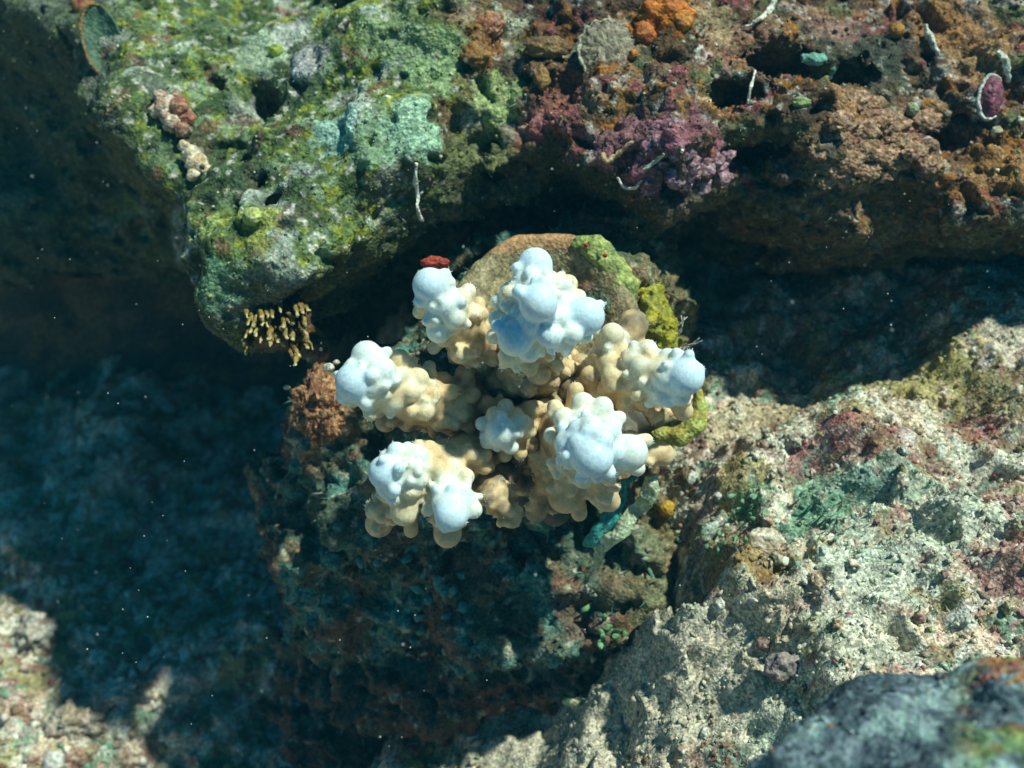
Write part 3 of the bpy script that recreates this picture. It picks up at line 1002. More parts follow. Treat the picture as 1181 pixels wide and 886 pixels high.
def mott(V, c1, c2, f=150, seed=0, lo=-.2, hi=.3):
    return lay(np.tile(np.asarray(c1, dtype=np.float32), (len(V), 1)), c2, sstep(lo, hi, fbm(V, f, 3, seed, .6)))


def thing(name, V, Fa, mat, col, label, cat, group=None):
    return tag(put(name, V, Fa, mat, col), label, cat, group)


px2m = lambda r, d=.7: r * K * d


# ------------------------------------------------------------------ growths on the ledge
def lump(px, py, r, name, label, cat, c1, c2, seed, mat=None, amp=.35, sub=4, lift=.3, sq=(1, 1, .8), group=None, fine=.1, f=1.8):
    p, n = surf(px, py)
    d = to_px(p[None])[2][0]
    R = px2m(r, d)
    c = at(px, py, d - lift * R)
    V, Fa = blob(c, (R * sq[0], R * sq[1], R * sq[2]), seed, amp, f, sub, CR, fine)
    return thing(name, V, Fa, mat or M_SOFT, mott(V, c1, c2, 1.3 / R * .8, seed), label, cat, group)


# cream and brown lump, made of fused knobs
pts = [(185, 112, 9, 0), (192, 125, 15, 0), (206, 122, 12, 1), (214, 135, 12, 1), (198, 140, 13, 0), (210, 150, 9, 2), (180, 128, 9, 0), (202, 110, 6, 2)]
p0, _ = surf(197, 128)
d0 = to_px(p0[None])[2][0]
root = empty('knobbly_lump', at(197, 130, d0))
tag(root, 'cream and brown knobbly lump on the upper left edge of the green rock', 'encrusting animal')
for i, (a, b, rr_, t) in enumerate(pts):
    V, Fa = blob(at(a, b, d0 - .006 - .002 * (i % 3)), [px2m(rr_) * k for k in (1, 1, .9)], i, .35, 1.7, 3, CR, .1)
    cc = [(C(.62, .50, .38), C(.40, .24, .15)), (C(.50, .25, .15), C(.28, .10, .06)), (C(.22, .10, .06), C(.45, .3, .2))][t]
    put('knob', V, Fa, M_SOFT, mott(V, cc[0], cc[1], 180, i), root)
root = empty('pale_nub', at(226, 188, d0))
tag(root, 'pale cream nub with a dark pit just under the knobbly lump', 'encrusting animal')
p0, _ = surf(226, 188)
d0 = to_px(p0[None])[2][0]
for i, (a, b, rr_) in enumerate([(220, 178, 11), (228, 190, 14), (238, 198, 10), (212, 168, 7), (224, 202, 9)]):
    V, Fa = blob(at(a, b, d0 - .006 - .001 * i), [px2m(rr_) * k for k in (1, 1, .9)], 20 + i, .3, 1.4, 3, CR, .08)
    put('knob', V, Fa, M_SOFT, mott(V, C(.66, .60, .44), C(.52, .38, .22), 160, i), root)
V, Fa = blob(at(233, 193, d0 - .0195), [px2m(3.5)] * 3, 3, .2, 1.5, 2, CR)
put('pit', V, Fa, M_SOFT, np.tile(C(.08, .05, .03), (len(V), 1)), root)

# bivalve shells stuck in the rock: an oval cupped shell with a raised rim


def cup_shell(px, py, rx, ry, ang, name, label, ci, cr, seed, rib=0, bulge=.25, lift=.004):
    p, n = surf(px, py)
    d = to_px(p[None])[2][0] - lift
    root = empty(name, at(px, py, d))
    tag(root, label, 'shell')
    nr, na = 14, 48
    V = []
    for i in range(nr + 1):
        t = i / nr
        for a in range(na):
            an = 2 * math.pi * a / na
            rg = 1 + (.05 * math.cos(an * rib) * t if rib else 0)
            x, y = px2m(rx, d) * t * math.cos(an) * rg, px2m(ry, d) * t * math.sin(an) * rg
            z = px2m(max(rx, ry), d) * (bulge * (1 - t * t) + (.05 * math.cos(an * rib) * t if rib else 0))
            xx = x * math.cos(ang) - y * math.sin(ang)
            yy = x * math.sin(ang) + y * math.cos(ang)
            V.append((xx, yy, z))
    V = np.array(V)
    Fa = []
    for i in range(nr):
        for a in range(na):
            b = (a + 1) % na
            Fa.append((i * na + a, i * na + na * 0 + b, (i + 1) * na + b, (i + 1) * na + a))
    q = np.array(Fa)[:, ::-1]
    c0 = at(px, py, d)
    W = V @ RT.T + c0
    W = W + .0008 * np.stack([noise(W, 200, k) for k in range(3)], -1)
    back = W - RT[:, 2] * .004
    # closed: add a back skin so that the valve has thickness
    m = len(W)
    rim = [(nr * na + a, nr * na + (a + 1) % na, m + nr * na + (a + 1) % na, m + nr * na + a) for a in range(na)]
    allq = np.concatenate([q, q[:, ::-1] + m, np.array(rim)[:, ::-1]])
    VV = np.concatenate([W, back])
    put('valve', VV, allq, M_SOFT, mott(VV, ci[0], ci[1], 200, seed), root)
    rp = W[nr * na:(nr + 1) * na]
    sel = [rp[(int(k) + 2) % na] for k in range(int(na * .12), int(na * .92))]
    TV, TF = tube(sel, [px2m(1.0, d), px2m(2.6, d), px2m(2.2, d), px2m(.8, d)], 6, 1, seed, .4)
    put('rim', TV, TF, M_SOFT, mott(TV, cr[0], cr[1], 200, seed + 1), root)
    return root


cup_shell(118, 48, 22, 44, .28, 'oval_shell', 'dark green oval shell with an orange rim at the top left of the ledge', (C(.05, .12, .08), C(.09, .16, .09)), (C(.24, .12, .04), C(.16, .16, .07)), 3, 0, -.22)
cup_shell(703, 62, 34, 40, .5, 'ribbed_shell', 'beige ribbed fan shell set in the ledge left of the orange sponge', (C(.30, .26, .18), C(.15, .12, .07)), (C(.45, .43, .32), C(.3, .26, .16)), 5, 17, .16, .001)
cup_shell(1143, 112, 14, 26, -.15, 'clam', 'maroon clam with a bright white lip near the right end of the ledge', (C(.25, .07, .11), C(.14, .05, .07)), (C(.72, .70, .62), C(.5, .55, .45)), 7, 0, .35)

# tubes and worms


def worm(name, P, rad, label, cat, c1, c2, seed=0, lift=.003, group=None, n=14, seg=7, rough=.5, flat=1.0, mat=None):
    pts = [S(a, b, lift + (e[0] if e else 0)) for a, b, *e in P]
    D = np.array([to_px(p[None])[2][0] for p in pts])
    Dm = np.median(D)
    pts = [at(P[i][0], P[i][1], Dm + np.clip(D[i] - Dm, -.012, .012)) for i in range(len(P))]
    V, Fa = tube(spline(pts, n), [px2m(x, Dm) for x in rad], seg, flat, seed, rough)
    return thing(name, V, Fa, mat or M_SOFT, mott(V, c1, c2, 300, seed), label, cat, group)


W1, W2 = C(.74, .72, .60), C(.48, .46, .36)
worm('worm_tube', [(480, 188, .010), (479, 205, .012), (482, 225, .016), (481, 240, .02), (486, 254, .024)], [1.8, 2.4, 2.2, 2.6], 'thin white worm tube hanging over the lower lip of the green rock', 'worm tube', W1, W2, 1)
worm('worm_tube', [(893, -6), (888, 12), (876, 22), (858, 32)], [4.5, 4, 2.5, 1.6], 'curved white worm tube at the top edge above the dark hollow', 'worm tube', W1, W2, 2)
worm('worm_tube', [(1066, 30), (1073, 44), (1082, 62)], [2, 4, 3], 'stubby white worm tube between the ochre bead and the tan crust on the right', 'worm tube', W1, W2, 3)
worm('worm_tube', [(1152, 60), (1161, 74), (1162, 95)], [3, 4.2, 3], 'short white tube just above the maroon clam', 'worm tube', C(.70, .78, .66), W2, 4)
worm('worm_tube', [(871, 82), (866, 100), (862, 120)], [1.0, 1.8, 1.4], 'hair thin white thread hanging in the dark hollow above the pink crust', 'worm tube', W1, W2, 5, .012)
worm('worm_tube', [(694, 178), (700, 186), (712, 178), (728, 164)], [3.2, 3.4, 3.4, 2.4], 'hook shaped tan tube on the left part of the pink crust', 'worm tube', C(.48, .36, .22), C(.34, .22, .1), 6)
worm('worm_tube', [(712, 205), (720, 216), (732, 217), (740, 208)], [1.4, 1.7, 1.7, 1.2], 'thin looped pale thread below the pink crust', 'worm tube', W1, W2, 7, .006)
worm('worm_tube', [(742, 196), (755, 187), (766, 178)], [1.6, 2.6, 1.6], 'grey green sliver lying across the pink crust', 'worm tube', C(.25, .33, .28), C(.4, .42, .36), 8, .006)
worm('worm_tube', [(940, 100), (955, 90), (962, 80)], [2, 3.4, 2], 'turquoise finger in the dark hollow of the right ledge', 'sponge', C(.20, .48, .40), C(.1, .3, .25), 9, .006)
worm('hanging_drip', [(619, 222), (622, 229), (621, 236)], [4.2, 3.4, 2], 'small grey stalactite knob on the roof above the coral', 'sponge', C(.25, .25, .2), C(.15, .15, .1), 10, .01)

lump(768, 15, 26, 'orange_sponge', 'bright orange sponge at the top edge of the ledge', 'sponge', C(.62, .20, .02), C(.40, .11, .01), 31, sq=(1.15, .8, .5))
lump(742, 38, 13, 'orange_sponge', 'small rusty orange sponge just below the bright orange one', 'sponge', C(.45, .13, .02), C(.30, .08, .02), 32, sub=3, sq=(1, 1, .5))
lump(731, 63, 6, 'orange_sponge', 'tiny orange bead of sponge beside the ribbed shell', 'sponge', C(.52, .20, .03), C(.36, .12, .02), 33, sub=3, amp=.15)
lump(788, 24, 12, 'orange_sponge', 'orange sponge lobe to the right of the bright orange one', 'sponge', C(.55, .22, .03), C(.36, .12, .02), 34, sub=3, sq=(1, 1, .5))
lump(565, 28, 17, 'brown_sponge', 'rust brown sponge cushion on the border of green and red rock', 'sponge', C(.30, .12, .05), C(.38, .19, .11), 35, sq=(1, .8, .4))
lump(549, 63, 17, 'brown_sponge', 'ochre brown sponge cushion below the rust brown one', 'sponge', C(.28, .14, .03), C(.20, .09, .03), 36, sq=(1, .8, .4))
lump(632, 55, 20, 'brown_sponge', 'olive brown oval cushion left of the ribbed shell', 'sponge', C(.20, .12, .04), C(.13, .07, .03), 37, sq=(1.2, .6, .4))
lump(625, 90, 11, 'brown_sponge', 'amber oval bead among the maroon crust', 'sponge', C(.32, .18, .05), C(.2, .1, .04), 38, sq=(.8, 1.2, .5), sub=3)
lump(1034, 35, 9, 'ochre_bead', 'ochre ball sponge near the top right of the ledge', 'sponge', C(.40, .20, .03), C(.30, .14, .02), 39, amp=.12, sub=3)
lump(938, 68, 12, 'turquoise_patch', 'turquoise leaf shaped growth at the rim of the dark hollow', 'sponge', C(.18, .42, .33), C(.12, .28, .2), 40, sq=(1.2, .6, .4), sub=3)
lump(924, 118, 10, 'green_bead', 'pale green cushion below the turquoise growth', 'sponge', C(.30, .38, .15), C(.22, .28, .12), 41, sq=(1.1, .6, .5), sub=3)
lump(1052, 126, 8, 'green_bead', 'greenish ring shaped cup above the tan lobed crust', 'sponge', C(.42, .45, .28), C(.25, .3, .15), 42, sub=3, amp=.15)
lump(1150, 152, 8, 'cream_bead', 'cream bead below the maroon clam', 'sponge', C(.55, .50, .32), C(.45, .35, .2), 43, sub=3, amp=.2)
lump(291, 250, 11, 'green_bead', 'yellow green ring beside the lower hole of the green rock', 'sponge', C(.38, .44, .10), C(.50, .50, .25), 44, sub=3, amp=.2)
lump(318, 60, 9, 'green_bead', 'bright green dome on the upper green rock', 'sponge', C(.28, .36, .05), C(.2, .28, .05), 45, sub=3, amp=.15)
lump(96, 8, 13, 'red_sponge', 'dark red sponge at the top left corner of the ledge', 'sponge', C(.28, .07, .05), C(.30, .15, .05), 46, sub=3)

# tan lobed crust
lobes = [(985, 115, 12), (998, 150, 13), (1012, 138, 12), (1030, 145, 14), (1020, 158, 13), (1040, 165, 12), (1000, 172, 13), (980, 185, 12), (965, 195, 10), (1018, 180, 12), (1035, 185, 12), (1055, 175, 10), (1068, 140, 13),
         (960, 160, 14), (945, 175, 9), (952, 208, 9), (975, 205, 11), (1000, 198, 11), (1020, 200, 10), (1045, 200, 9), (1075, 190, 10), (1010, 122, 10), (970, 140, 11)]
p0, _ = surf(1010, 160)
root = empty('lobed_crust', p0)
tag(root, 'tan crust of overlapping rounded lobes in the middle of the right ledge', 'encrusting coral')
for i, (a, b, rr_) in enumerate(lobes):
    p, n = surf(a, b)
    d = to_px(p[None])[2][0]
    V, Fa = blob(at(a, b, d - .0005), [px2m(rr_ * 1.35, d), px2m(rr_ * 1.0, d), px2m(rr_ * .32, d)], 60 + i, .45, 1.8, 4, CR, .22)
    put('lobe', V, Fa, M_ROCK, mott(V, C(.38, .24, .15), C(.26, .14, .07), 200, i), root)
# pink coralline crust: many knobs
root = empty('pink_crust', surf(785, 185)[0])
tag(root, 'raised pink coralline crust at the lip of the ledge right of the coral', 'coralline algae')
rr = random.Random(5)
for i in range(46):
    a, b = rr.gauss(790, 34), rr.gauss(187, 17)
    if ((a - 785) / 80) ** 2 + ((b - 185) / 42) ** 2 > 1:
        continue
    p, n = surf(a, b)
    d = to_px(p[None])[2][0]
    R = px2m(rr.uniform(5, 12), d)
    V, Fa = blob(at(a, b, d + .003), [R, R * rr.uniform(.6, 1), R * .28], 90 + i, .45, 2.0, 3, CR, .18)
    put('knob', V, Fa, M_ROCK, mott(V, C(.27, .13, .16), C(.42, .30, .31), 240, i, -.1, .45), root)

# ------------------------------------------------------------------ growths on the pedestal


def sdf_body(prims, h=.0016, amp=.25, seed=0, k=.006, nf=110):
    P0 = [(cpt(a, b, c), r * K * c) for a, b, c, r in prims]
    A = np.min([p - r for p, r in P0], 0) - .012
    Bm = np.max([p + r for p, r in P0], 0) + .012
    G = grid(A, Bm, h)
    F = np.full(G.shape[:3], .05)
    for i in range(len(P0) - 1):
        a, ra = P0[i]
        b, rb = P0[i + 1]
        ab = b - a
        t = np.clip(((G - a) @ ab) / (ab @ ab + 1e-12), 0, 1)
        F = smin(F, np.linalg.norm(G - (a + t[..., None] * ab), axis=-1) - (ra + (rb - ra) * t), k)
    m = np.mean([r for _, r in P0])
    F = F + amp * m * fbm(G, nf, 3, seed, .55)
    V, Q = surface_nets(F, A, h)
    return RTl(smooth(V, Q, 1)), Q


# tan plate behind the coral: a thick rounded disc
A = cpt(630, 378, .705)
h = .0017
G = grid(A - .085, A + .085, h)
q = (G - A)
nrm = np.array([.02, .34, .94]); nrm /= np.linalg.norm(nrm)
e1 = np.cross(nrm, [0, 0, 1.]); e1 /= np.linalg.norm(e1)
e2 = np.cross(nrm, e1)
u, v, z = q @ e1, q @ e2, q @ nrm
rad_ = np.sqrt((u / 1.0) ** 2 + (v / 1.08) ** 2) * (1 + .07 * noise(G, 25, 3))
F = np.sqrt(np.maximum(rad_ - .053, 0) ** 2 + (z - .022 * sstep(.022, .054, rad_)) ** 2) - .0085 - .0015 * noise(G, 40, 5)
F += .0016 * fbm(G, 60, 3, 9) + .004 * fbm(G, 14, 2, 19)
V, Q = surface_nets(F, A - .085, h)
V = RTl(smooth(V, Q, 1))
pq = to_px(V)
cc = mott(V, C(.31, .26, .14), C(.20, .16, .08), 90, 4)
cc = lay(cc, C(.46, .24, .10), .8 * sstep(295, 278, pq[1] + 14 * fbm(V, 60, 2, 8)))
thing('tan_plate', V, Q, M_SOFT, cc, 'smooth tan encrusting plate curving behind the top of the white coral', 'encrusting coral')

SP = []
V, Q = sdf_body([(668, 282, .70, 9), (690, 288, .69, 13), (706, 308, .688, 13), (722, 328, .685, 13), (723, 352, .69, 9), (725, 368, .69, 6)], amp=.4, seed=4)
q_ = to_cam(V)[2]
V = V + (RT @ np.array([0, 0, -1.0]))[None] * (.45 * (.69 - q_))[:, None]
o = thing('green_sponge', V, Q, M_SOFT, mott(V, C(.36, .42, .12), C(.20, .25, .08), 130, 2), 'lime green sponge along the outer edge of the tan plate', 'sponge')
for a, b in ((698, 295), (676, 283)):
    p = S(a, b)
    V1, F1 = blob(at(a, b, .672 if a > 690 else .685), [px2m(2.6)] * 3, 2, .1, 1, 2)
    put('red_dot', V1, F1, M_SOFT, np.tile(C(.42, .03, .03), (len(V1), 1)), None, origin=np.array(o.location)).parent = o
for ch in o.children:
    ch.location = (0, 0, 0)
V, Q = sdf_body([(733, 322, .715, 12), (745, 345, .705, 18), (753, 372, .70, 22), (762, 392, .70, 18), (773, 404, .705, 12)], amp=.55, seed=8, nf=150)
thing('yellow_sponge', V, Q, M_SOFT, mott(V, C(.34, .31, .02), C(.20, .20, .03), 110, 6), 'mustard yellow sponge mass right of the tan plate above the right coral branch', 'sponge')
V, Q = sdf_body([(806, 452, .70, 5), (808, 470, .70, 8), (802, 488, .698, 10), (784, 503, .70, 10), (762, 503, .705, 7), (752, 500, .71, 4)], amp=.3, seed=12)
thing('yellow_sponge', V, Q, M_SOFT, mott(V, C(.48, .52, .14), C(.36, .30, .06), 130, 7), 'yellow green curved rim of sponge under the tip of the right coral branch', 'sponge')


def blade(P, wid, th, c1, c2, name, label, cat, seed=0):
    pts = spline([at(a, b, c) for a, b, c in P], 30)
    V, Fa = tube(pts, [px2m(x) for x in wid], 14, th, seed, .3)
    V = V + .004 * np.stack([noise(V, 55, seed + k + 9) for k in range(3)], -1)
    # ruffle along the length
    V = V + .0012 * np.stack([noise(V, 140, seed + k) for k in range(3)], -1)
    return thing(name, V, Fa, M_SOFT, mott(V, c1, c2, 220, seed, -.3, .3), label, cat)


blade([(752, 543, .655), (751, 558, .655), (742, 580, .66), (722, 605, .665), (702, 628, .67), (692, 642, .68), (684, 662, .70)], [3, 9, 8, 9, 9, 6, 3], .35, C(.50, .60, .38), C(.34, .38, .24), 'twisted_frond',
      'pale green twisted frond hanging below the lower right coral branch', 'algae', 1)
blade([(738, 548, .668), (722, 556, .668), (715, 580, .67), (704, 602, .67), (690, 620, .672), (678, 628, .68)], [3, 5, 7, 13, 14, 6], .35, C(.03, .36, .32), C(.06, .26, .24), 'turquoise_frond',
      'deep turquoise frond tucked behind the pale twisted one', 'algae', 2)

# fingered soft coral beside the ledge tip
root = empty('finger_coral', S(322, 385))
tag(root, 'small cluster of ochre fingers with pale tips under the left tip of the ledge', 'soft coral')
rr = random.Random(3)
d0 = min(to_px(S(322, 385)[None])[2][0], .70)
for i in range(42):
    a, b = 322 + rr.uniform(-36, 34), 378 + rr.uniform(-30, 28)
    L = rr.uniform(6, 20)
    an = math.radians(-90 + rr.gauss(0, 28) + (a - 322) * .9)
    e = at(a + L * math.cos(an), b - L * math.sin(an) * 1.0, d0 - .018 + rr.uniform(-.006, .006))
    st = at(a, b - 6, d0 + .008)
    V, Fa = tube(spline([st, .5 * (st + e) - RT[:, 2] * -.004, e], 9), [px2m(3.6), px2m(rr.uniform(2.2, 3.8)), px2m(rr.uniform(1.2, 2.2))], 7, 1, i, .5)
    t = np.repeat(np.linspace(0, 1, 9), 7)
    t = np.concatenate([t, [0, 1]])
    cc = np.tile(C(.13, .07, .02), (len(V), 1))
    cc = lay(cc, C(.25, .17, .05), sstep(.25, .7, t))
    cc = lay(cc, C(.56, .48, .22), sstep(.78, .98, t))
    put('finger', V, Fa, M_SOFT, cc, root)
V, Fa = blob(at(325, 372, d0 + .014), [px2m(34), px2m(30), px2m(24)], 5, .3, 1.6, 4, CR)
put('base', V, Fa, M_ROCK, mott(V, C(.14, .07, .03), C(.07, .05, .03), 120, 1), root)

V, Fa = blob(at(370, 468, .725), [px2m(28), px2m(40), px2m(26)], 9, .45, 1.8, 5, CR, .22)
thing('brown_crust', V, Fa, M_ROCK, mott(V, C(.40, .22, .10), C(.17, .07, .04), 130, 5, -.3, .3), 'rusty brown knobbly crust just left of the left coral branch', 'sponge')
for a, b, r_, dd_, lb in ((379, 424, 7, .69, 'white oval pellet resting on top of the brown crust'), (388, 418, 4, .69, 'tiny white grain beside the white oval pellet'), (331, 447, 4, .72, 'small cream bead left of the brown crust')):
    V, Fa = blob(at(a, b, dd_), [px2m(r_), px2m(r_ * .75), px2m(r_ * .7)], a, .15, 1.2, 3, CR)
    thing('pellet', V, Fa, M_SOFT, mott(V, C(.66, .64, .54), C(.5, .45, .32), 200, 1), lb, 'pebble')
V, Fa = blob(at(502, 303, .672), [px2m(15), px2m(7), px2m(8)], 11, .4, 1.8, 3, CR, .2)
thing('red_sponge', V, Fa, M_SOFT, mott(V, C(.45, .06, .03), C(.28, .04, .03), 200, 1), 'small red sponge just above the upper left coral tip', 'sponge')

# ------------------------------------------------------------------ things on the slope
lump(770, 587, 10, 'yellow_bead', 'glossy amber ball with a white face below the right coral branch', 'sea squirt', C(.50, .30, .02), C(.42, .24, .03), 52, amp=.08, sub=3, fine=.02, lift=.9)
lump(801, 553, 9, 'white_disc', 'round white button on the slope right of the pale frond', 'sponge', C(.66, .68, .58), C(.5, .5, .4), 53, amp=.12, sub=3, sq=(1, 1, .4), lift=.6)
lump(881, 626, 20, 'white_dome', 'cream rough dome on the middle of the right slope', 'sponge', C(.66, .58, .46), C(.5, .4, .28), 54, amp=.25, sq=(1.1, .8, .6), lift=.4)
lump(903, 648, 8, 'white_dome', 'small white bud at the lower right of the cream dome', 'sponge', C(.72, .72, .62), C(.6, .55, .42), 55, sub=3, sq=(1.1, .8, .6))
lump(795, 716, 10, 'pebble', 'smooth pale knob at the lower edge of the right slope', 'pebble', C(.60, .52, .40), C(.5, .4, .28), 56, sub=3, amp=.15, lift=.7)
lump(906, 770, 20, 'purple_lump', 'dull purple brown lump on the pale sand', 'pebble', C(.20, .15, .17), C(.3, .26, .22), 57, sq=(1.1, .9, .5), amp=.4)
lump(195, 470, 9, 'pale_lump', 'pale blob deep in the shadow on the left', 'pebble', C(.45, .45, .38), C(.3, .3, .25), 61, sub=3)
lump(200, 500, 6, 'pale_lump', 'smaller pale blob under the other one deep in the left shadow', 'pebble', C(.45, .45, .38), C(.3, .3, .25), 62, sub=3)
lump(153, 781, 7, 'white_pebble', 'white upright oval pebble on the sunlit patch at the lower left', 'pebble', C(.78, .76, .66), C(.6, .56, .46), 63, sub=3, sq=(.8, 1.4, .7), lift=.8, amp=.15)
lump(166, 768, 7, 'white_pebble', 'grey white round pebble touching the upright one', 'pebble', C(.60, .60, .54), C(.5, .46, .4), 64, sub=3, lift=.8, amp=.15)
lump(62, 878, 12, 'white_pebble', 'white pebble at the bottom edge of the lower left corner', 'pebble', C(.72, .72, .66), C(.56, .52, .46), 65, sub=3, lift=.7, amp=.2)
lump(104, 742, 20, 'coral_chunk', 'largest pale dead coral chunk in the sunlit lower left patch', 'rubble', C(.56, .54, .46), C(.36, .3, .22), 66, lift=.1, amp=.55, mat=M_ROCK, fine=.3, f=2.2)
lump(140, 800, 22, 'coral_chunk', 'flat cream dead coral chunk below the white pebbles', 'rubble', C(.54, .50, .42), C(.34, .28, .2), 67, lift=.1, amp=.55, sq=(1.3, .8, .7), mat=M_ROCK, fine=.3, f=2.2)
lump(40, 730, 20, 'coral_chunk', 'mottled coral chunk at the left end of the sunlit patch', 'rubble', C(.48, .45, .38), C(.3, .24, .18), 68, lift=.1, amp=.6, mat=M_ROCK, fine=.3, f=2.2)
lump(85, 835, 22, 'coral_chunk', 'low tan coral chunk near the bottom left', 'rubble', C(.42, .36, .28), C(.3, .24, .16), 69, lift=.1, amp=.6, sq=(1.3, .8, .7), mat=M_ROCK, fine=.3, f=2.2)
worm('pale_fish', [(645, 803), (658, 810), (672, 813), (684, 815)], [2.5, 5.5, 4, 1], 'pale yellow leaf shaped scrap lying below the pedestal', 'debris', C(.58, .62, .38), C(.4, .44, .2), 70, .008)
root = empty('branched_twig', S(812, 575, .01))
tag(root, 'bare white branched twig on the slope beside the white button', 'algae')
for k, P_ in enumerate([[(796, 592), (808, 580), (820, 570), (834, 562)], [(808, 580), (812, 570), (822, 562)], [(820, 570), (830, 572), (840, 568)], [(796, 592), (800, 600), (796, 608)], [(800, 588), (790, 584), (785, 578)]]):
    pts = spline([S(a, b, .012) * 0 + at(a, b, to_px(S(812, 578)[None])[2][0] - .012) for a, b in P_], 8)
    V, Fa = tube(pts, [px2m(1.6), px2m(1.0)], 5, 1, k, .3)
    put('twig', V, Fa, M_SOFT, np.tile(C(.52, .52, .44), (len(V), 1)), root)
for k, (P_, lb) in enumerate([([(770, 396), (781, 378), (790, 368)], 'forked white hair standing on the yellow sponge'), ([(783, 405), (795, 399), (806, 393)], 'white hair left of the right coral tip')]):
    root = empty('white_hair', at(P_[0][0], P_[0][1], .70))
    tag(root, lb, 'algae')
    for q_ in range(3):
        j = random.Random(k * 9 + q_)
        pts = spline([at(a + (j.uniform(-5, 5) if i_ else 0), b + (j.uniform(-5, 5) if i_ else 0), .70 - .004 * i_) for i_, (a, b) in enumerate(P_)], 7)
        V, Fa = tube(pts, [px2m(.9), px2m(.6)], 4, 1, k, .3)
        put('strand', V, Fa, M_SOFT, np.tile(C(.50, .48, .40), (len(V), 1)), root)

# ------------------------------------------------------------------ near rock at the lower right
lo3, hi3 = cpt(760, 1150, .44), cpt(1420, 640, .44)
lo3 = np.array([cpt(700, 1150, .42)[0], cpt(700, 1250, .42)[1], -.55])
hi3 = np.array([cpt(1500, 640, .42)[0], cpt(700, 600, .42)[1], -.30])
h = .0065
G = grid(lo3, hi3, h)
F = ellip(G, cpt(1135, 1050, .43), np.array([.122, .094, .075]))
F = smin(F, ellip(G, cpt(1255, 955, .41), np.array([.062, .070, .055])), .03)
F += .018 * fbm(G, 11, 2, 61) + .005 * fbm(G, 45, 2, 62)
for s_ in (0, -1):
    F[s_] = np.maximum(F[s_], .01); F[:, s_] = np.maximum(F[:, s_], .01); F[:, :, s_] = np.maximum(F[:, :, s_], .01)
V, Q = surface_nets(F, lo3, h)
V, Q = subdivide(smooth(V, Q, 1), Q)
V, Q = subdivide(smooth(V, Q, 1), Q)
V = RTl(smooth(V, Q, 1))
N = normals(V, Q)
V = V + N * (.0025 * fbm(V, 60, 3, 66) + .001 * fbm(V, 200, 2, 67))[:, None]
pq = to_px(V)
cc = mott(V, C(.065, .10, .12), C(.13, .18, .20), 60, 3)  # slate colour kept dark so the sunlit rock reads as shaded
cc = lay(cc, C(.30, .42, .40), .7 * sstep(.1, .35, fbm(V, 40, 3, 68)))
cc = lay(cc, C(.03, .045, .06), .8 * sstep(.05, .3, fbm(V, 28, 3, 168)))
cc = lay(cc, C(.34, .10, .05), .8 * sstep(1090, 1150, pq[0]) * sstep(.1, .3, fbm(V, 38, 3, 170)))
cc = lay(cc, C(.30, .13, .04), .9 * sstep(1090, 1150, pq[0]) * sstep(0.05, .25, fbm(V, 45, 3, 69)))
cc = lay(cc, C(.14, .24, .08), .8 * sstep(1080, 1150, pq[0]) * sstep(.05, .25, fbm(V, 40, 3, 71)))
NEAR = (V, N)
thing('near_rock', V, Q, M_ROCK, cc, 'out of focus slate blue rock in the bottom right corner', 'rock')

NEARC = cc

# ------------------------------------------------------------------ scattered growth and grains


def bits(P, N, C0, n, smin_, smax_, seed, sub=0, flat=(.4, 1), sink=.2, bright=(.6, 1.5), pal=None, palp=.2, mask=None):
    g = np.random.default_rng(seed)
    pr = np.ones(len(P)) if mask is None else mask.astype(float)
    idx = g.choice(len(P), n, p=pr / pr.sum())
    V0, F0 = ICO[sub]
    m = len(V0)
    s_ = smin_ + (smax_ - smin_) * g.random(n) ** 2.6
    sc = s_[:, None] * np.stack([g.uniform(.7, 1.3, n), g.uniform(.5, 1, n), g.uniform(*flat, n)], -1)
    n_ = N[idx] + .5 * g.normal(size=(n, 3)); n_ /= np.linalg.norm(n_, axis=1)[:, None]
    t = g.normal(size=(n, 3)); t = np.cross(n_, t); t /= np.linalg.norm(t, axis=1)[:, None]
    b = np.cross(n_, t)
    L = V0[None] * (1 + .35 * g.normal(size=(n, m, 1)).clip(-1.2, 1.2)) * sc[:, None, :]
    W = L[..., 0:1] * t[:, None] + L[..., 1:2] * b[:, None] + L[..., 2:3] * n_[:, None] + (P[idx] + n_ * (s_ * sink)[:, None])[:, None]
    cb = C0[idx] * g.uniform(bright[0], bright[1], (n, 1))
    if pal is not None:
        k = g.random(n) < palp
        cb[k] = np.array(pal)[g.integers(0, len(pal), k.sum())] * g.uniform(.7, 1.2, (k.sum(), 1))
    Fa = (F0[None] + (np.arange(n) * m)[:, None, None]).reshape(-1, 3)
    return W.reshape(-1, 3), Fa, np.repeat(np.clip(cb, 0, .85), m, 0)


